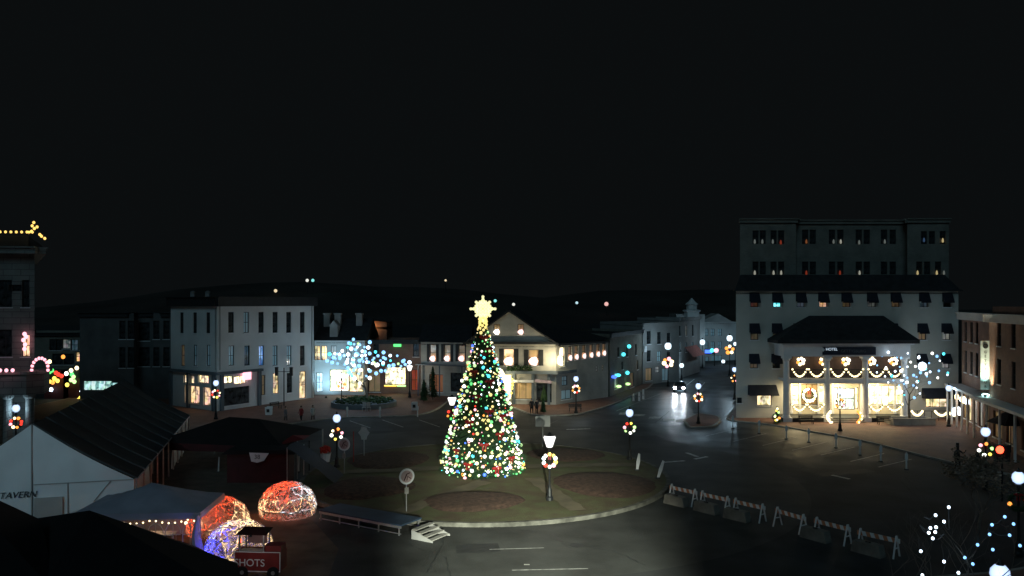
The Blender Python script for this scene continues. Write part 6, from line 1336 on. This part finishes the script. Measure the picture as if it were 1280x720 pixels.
dome(-14.4, 42.4, 1.72, 'front clear dome lit blue at the left and creamy white over the top', z3, [(.25, 0, 1.3, 34, (1, .66, .34)), (-.6, -.4, .5, 60, (.06, .06, 1)), (-.3, -.2, 1.3, 8, (1, .3, .2))], 3)
for i, (x, y) in enumerate(((-14.3, 51.2), (-17.3, 47.3), (-14.4, 42.4))):
    tb = thing('patio_table', 'small round table inside the ' + ['right hand', 'back left', 'front'][i] + ' dome', 'table', (x, y, 0)); MB().lathe([(.5, .72), (.5, .76)], 16).build('tabletop', M['dark'], tb); MB().lathe([(.25, 0), (.05, .1), (.05, .72)], 8).build('pedestal', M['iron'], tb)
    cd = thing('candle_lantern', 'red glowing lantern on the table in the ' + ['right hand', 'back left', 'front'][i] + ' dome', 'lantern', (x, y, .76)); MB().lathe([(.1, 0), (.14, .15), (.08, .3)], 8).build('glass', E['glow_red'], cd); MB().lathe([(.09, .3), (.03, .38)], 8).build('lid', M['iron'], cd)
    for j, (dx, f) in enumerate(((-.95, PI / 2), (.95, -PI / 2))):
        ch = thing('patio_chair', ['left', 'right'][j] + ' dark chair inside the ' + ['right hand', 'back left', 'front'][i] + ' dome', 'chair', (x + dx, y + .1, 0), f); MB().box((0, 0, .45), (.48, .48, .06)).build('seat', M['dark'], ch); MB().box((0, .24, .8), (.48, .05, .6)).build('backrest', M['dark'], ch)
        for sx in (-.2, .2):
            for sy in (-.2, .2): MB().box((sx, sy, .22), (.04, .04, .44)).build('leg', M['iron'], ch)
for i, (x, y) in enumerate(((378, 640), (390, 637))):
    a_ = G(x, y + 4); ch = thing('bar_stool', ['left', 'right'][i] + ' dark stool just right of the right hand dome', 'stool', (a_[0], a_[1], 0)); MB().lathe([(.2, .7), (.2, .75)], 10).build('seat', M['dark'], ch)
    for q in range(4): MB().tube([(.2 * math.cos(q * PI / 2), .2 * math.sin(q * PI / 2), 0), (.12 * math.cos(q * PI / 2), .12 * math.sin(q * PI / 2), .72)], .02, 4).build('leg', M['iron'], ch)
# ---- dark red shots cart
cy = 39.7; cx_ = Xa(326, cy)
M['cartred'] = mat('cart_red', (.20, .022, .02), .6, .25, 2)
t = thing('drinks_cart', 'dark red drinks cart with a roofed serving hatch lettered SHOTS in front of the domes', 'cart', (cx_, cy, 0), R(-4)); b = MB(); b.box((0, 0, .82), (2.3, .9, .95)); b.box((.7, .05, 1.42), (.85, .7, .28)); b.build('body', M['cartred'], t)
b = MB()
for z in (.36, 1.30): b.box((0, -.47, z), (2.3, .03, .035))
for x in (-1.14, 1.14): b.box((x, -.47, .83), (.035, .03, .9))
b.build('trim_strip', M['trim'], t)
for x in (-.9, .3):
    for y in (-.4, .4): MB().box((x, y, 1.75), (.06, .06, .9)).build('post', M['metal'], t)
b = MB(); b.add([(-1.05, -.6, 2.16), (.5, -.6, 2.16), (.42, .6, 2.24), (-1.0, .6, 2.24), (-.8, 0, 2.42), (.2, 0, 2.42)], [(0, 1, 5, 4), (1, 2, 5), (2, 3, 4, 5), (3, 0, 4)]); b.build('roof', mat('cart_roof', (.035, .006, .006), .8), t)
MB().box((-.3, .35, 1.75), (1.0, .04, .5)).build('menu_board', mat('menu_board', (.42, .28, .28), .7), t); text('lettering', 'SHOTS', .5, M['trim'], t, (-.38, -.475, .76), (R(90), 0, 0), .01)
MB().box((-.3, -.3, 1.36), (1.1, .35, .04)).build('counter', M['metal'], t)
for x in (-.75, .8): w_ = MB().lathe([(.3, 0), (.3, .08)], 16).build('wheel', M['iron'], t, (x, -.42, .3), (R(90), 0, 0)); MB().lathe([(.1, 0), (.1, .02)], 10).build('hub', M['metal'], w_, (0, 0, .08))
cl_ = thing('added_clip_lamp', 'small added lamp clipped under the roof to light the drinks cart', 'light', (cx_ - .3, cy - .62, 2.1)); MB().lathe([(.03, .1), (.08, 0)], 8).build('shade', M['iron'], cl_); lamp_light('POINT', cl_, (.3, -1.6, 0), 26, (1, .78, .72), .1)  # lamp added to light the cart front, its light set forward of the shade
MB().tube([(0, 0, .1), (0, .25, .16)], .012, 4).build('arm', M['iron'], cl_)

# ================================================================ car in the right street
def car(x, y, rz, label):
    t = thing('parked_car' if False else 'car', label, 'car', (x, y, 0), rz); b = MB()
    sec = [(-2.2, .35, .75), (-2.15, .3, .95), (-1.2, .25, 1.0), (1.9, .25, 1.0), (2.2, .35, .9)]
    body = [(-2.2, .35), (-2.25, .7), (-2.0, .86), (-1.0, .98), (1.6, 1.0), (2.15, .92), (2.2, .4)]
    vs = []; n = len(body)
    for y_, s in ((-.88, .97), (-.8, 1), (.8, 1), (.88, .97)): vs += [(x_ * s, y_, z_ if s == 1 else z_ * .96 + .02) for x_, z_ in body]
    fs = [tuple(range(n)), tuple(range(3 * n, 4 * n))[::-1]] + [(k * n + i, (k + 1) * n + i, (k + 1) * n + (i + 1) % n, k * n + (i + 1) % n) for k in range(3) for i in range(n)]
    b.add(vs, fs); b.build('body', mat('car_paint', (.03, .035, .045), .25, .1, 2), t)
    b = MB(); cab = [(-1.05, .97), (-.35, 1.42), (1.0, 1.44), (1.75, 1.0)]; vs = [(x_, (-.76 if z_ < 1.2 else -.6), z_) for x_, z_ in cab] + [(x_, (.76 if z_ < 1.2 else .6), z_) for x_, z_ in cab]
    b.add(vs, [(0, 1, 2, 3), (7, 6, 5, 4), (0, 4, 5, 1), (1, 5, 6, 2), (2, 6, 7, 3)]); b.build('windows', M['glassdark'], t)
    for wx in (-1.4, 1.35):
        for s in (-1, 1): w_ = MB().lathe([(.32, 0), (.34, .05), (.34, .17), (.32, .2)], 18).build('wheel', M['dark'], t, (wx, s * .8 + .1, .34), (R(90), 0, 0)); MB().lathe([(.2, -.01), (.2, .21)], 12).build('rim', M['metal'], w_)
    for s in (-1, 1): b = MB(); b.ball((-2.22, s * .62, .68), .22, 10, 6, (.35, 1, .8)); b.build('headlight', E['head'], t)
    return t
cr = car(Xa(850.5, 122), 122.5, R(90 - 14), 'dark car with both headlights shining towards the square')
for s in (-.6, .6): l_ = lamp_light('SPOT', cr, (-2.5, s, .72), 520, (.82, .92, 1.0), .1, None, R(50), .7); l_.rotation_euler = (R(86.5), 0, R(90))


# ================================================================ people
def person(x, y, z, rz, label, top='cloth_dark', legs='cloth_dark', h=1.75, hair='hair', step=.12, arm=.1, hat=None, name='person', cat='person', statue=None, raise_arm=False):
    k = h / 1.75; V = []; EG = []; RD = []
    def v(p, r, par=None):
        V.append((p[0] * k, p[1] * k, p[2] * k)); RD.append(r * k)
        if par is not None: EG.append((par, len(V) - 1))
        return len(V) - 1
    pel = v((0, 0, .95), .15); sp = v((0, 0, 1.12), .135, pel); ch = v((0, -.01, 1.32), .165, sp); nk = v((0, 0, 1.48), .065, ch); hd = v((0, -.02, 1.60), .095, nk); v((0, -.02, 1.70), .085, hd)
    for s in (-1, 1):
        f = s * step; hp = v((s * .10, 0, .88), .10, pel); kn = v((s * .11, -.03 - f * .4, .50), .068, hp); an = v((s * .11, .02 - f, .09), .045, kn); v((s * .12, -.13 - f, .04), .038, an)
        if raise_arm and s == 1: sh = v((s * .20, 0, 1.40), .06, ch); el = v((.36, -.12, 1.22), .045, sh); wr = v((.34, -.34, 1.38), .03, el); dn = Vector((0, -.3, .95))
        else: sh = v((s * .20, 0, 1.40), .06, ch); el = v((s * (.25 + arm * .3), .03, 1.12), .046, sh); wr = v((s * (.24 + arm * .4), -.08 + f * .5, .87), .030, el); dn = Vector((0, -.25, -.97))
        w0 = Vector((V[wr][0] / k, V[wr][1] / k, V[wr][2] / k)); pm = v(w0 + dn * .06, .028, wr)
        for j in range(4): a = w0 + dn * .10 + Vector((0, -.03 + .02 * j, 0)); kf = v(a, .010, pm); v(a + dn * (.055 - .006 * abs(j - 1)) + Vector((-s * .012, 0, 0)), .008, kf)
        th = v(w0 + dn * .05 + Vector((-s * .005, -.045, 0)), .011, pm); v(w0 + dn * .09 + Vector((-s * .015, -.06, 0)), .009, th)
    me = bpy.data.meshes.new('body'); me.from_pydata(V, EG, []); o = bpy.data.objects.new(name, me); col.objects.link(o)
    m = o.modifiers.new('skin', 'SKIN'); m.use_smooth_shade = True
    for i, d in enumerate(me.skin_vertices[0].data): d.radius = (RD[i], RD[i] * (.78 if i in (1, 2) else 1)); d.use_root = (i == 0)
    sb = o.modifiers.new('sub', 'SUBSURF'); sb.levels = 1; sb.render_levels = 1
    bm_ = bpy.data.meshes.new_from_object(o.evaluated_get(bpy.context.evaluated_depsgraph_get())); bpy.data.objects.remove(o)
    bm_.materials.clear()
    for q in ([statue] * 3 if statue else (legs, top, 'skin')): bm_.materials.append(M[q])
    for p in bm_.polygons:
        c = p.center / k; p.use_smooth = True
        hand = c.z < .87 and abs(c.x) > .2
        p.material_index = 2 if (c.z > 1.46 or hand) else 1 if c.z > .78 else 0
    t = thing(name, label, cat, (x, y, z), rz); link('body', bm_, t)
    hm_ = M[statue] if statue else M[hair]
    b = MB(); b.ball((0, .005 * k, 1.70 * k), .108 * k, 10, 6, (.92, 1.05, .8)); b.build('hair', hm_, t, smooth=True)
    b = MB(); b.ball((0, -.118 * k, 1.635 * k), .02 * k, 6, 4, (.7, 1, 1.2)); b.build('nose', M[statue or 'skin'], t)
    b = MB(); b.lathe([(.17 * k, .62 * k), (.20 * k, .80 * k), (.16 * k, 1.1 * k), (.185 * k, 1.34 * k), (.10 * k, 1.46 * k)], 12); b.v = [(q[0] * 1.05, q[1] * .82, q[2]) for q in b.v]; b.build('coat', M[statue or top], t, smooth=True)
    if hat: MB().lathe([(.19, 1.74 * k), (.19, 1.76 * k), (.12, 1.77 * k), (.115, 1.98 * k)], 12).build('hat', M[statue or 'cloth_dark'], t)
    return t
def gp(c, yb): a = G(c, yb); return a
for c, yb, z, rz, lab, top, h in ((664.5, 518.5, .13, .3, 'person in a dark coat at the kerb before the inn, left one of the pair', 'cloth_dark', 1.82), (671, 518.5, .13, -.2, 'person in a dark jacket at the kerb before the inn, right one of the pair', 'cloth_dark', 1.74),
                              (357, 527, .0, 1.2, 'person in grey leftmost of three by the kerb below the white corner block', 'cloth_grey', 1.7), (376.5, 526.5, .0, -.4, 'person in a red jacket by the kerb below the white corner block', 'cloth_red', 1.74),
                              (391, 526, .0, .8, 'person in a white coat with dark hair right of the red jacket', 'cloth_white', 1.76), (532, 495, .13, .2, 'person in a pale coat at the far left end of the inn wing', 'cloth_white', 1.78), (558.5, 495, .13, -.3, 'person in a white coat under the porch of the inn wing', 'cloth_white', 1.9),
                              (1232, 556, .13, .5, 'person in a dark coat on the brick pavement beside the near right lamp', 'cloth_grey', 1.72)):
    a_ = G(c, yb); person(a_[0], a_[1], z, rz, lab, top, 'cloth_dark', h)
for c, yb, lab, kw in ((1197, 590, 'dark bronze statue of a standing man holding up a tall hat on the brick plaza', dict(raise_arm=True, hat=True, h=1.95)), (1222, 596, 'dark bronze statue of a visitor standing beside the taller statue', dict(h=1.8))):
    a_ = G(c, yb); person(a_[0], a_[1], 0.13, .3, lab, statue='iron', name='bronze_statue', cat='statue', **kw)
# unseen floodlights assumed on the viewing building, added to light road and gable
for lab, p, to, e, c_, sz in (('assumed unseen flood lamp on the viewing building, added to light the road before the circle', (2.5, 3.0, 9.5), (1.6, 37.5, 0), 330000, (.95, 1.0, .82), R(25)),
                       ('assumed unseen flood lamp on the viewing building, added to light the pale marquee gable', (-26.0, 8.0, 12.0), (-27.0, 46.6, 5.0), 7500, (.62, .88, 1.0), R(22))):
    fl = thing('assumed_floodlight', lab, 'light', p); MB().box((0, -.25, 0), (.4, .25, .3)).build('housing', M['iron'], fl); MB().box((0, -.42, -.1), (.08, .1, .5)).build('bracket', M['metal'], fl)
    l_ = lamp_light('SPOT', fl, (0, 0, 0), e, c_, .12, None, sz, 1.0); aim(l_, p, to)
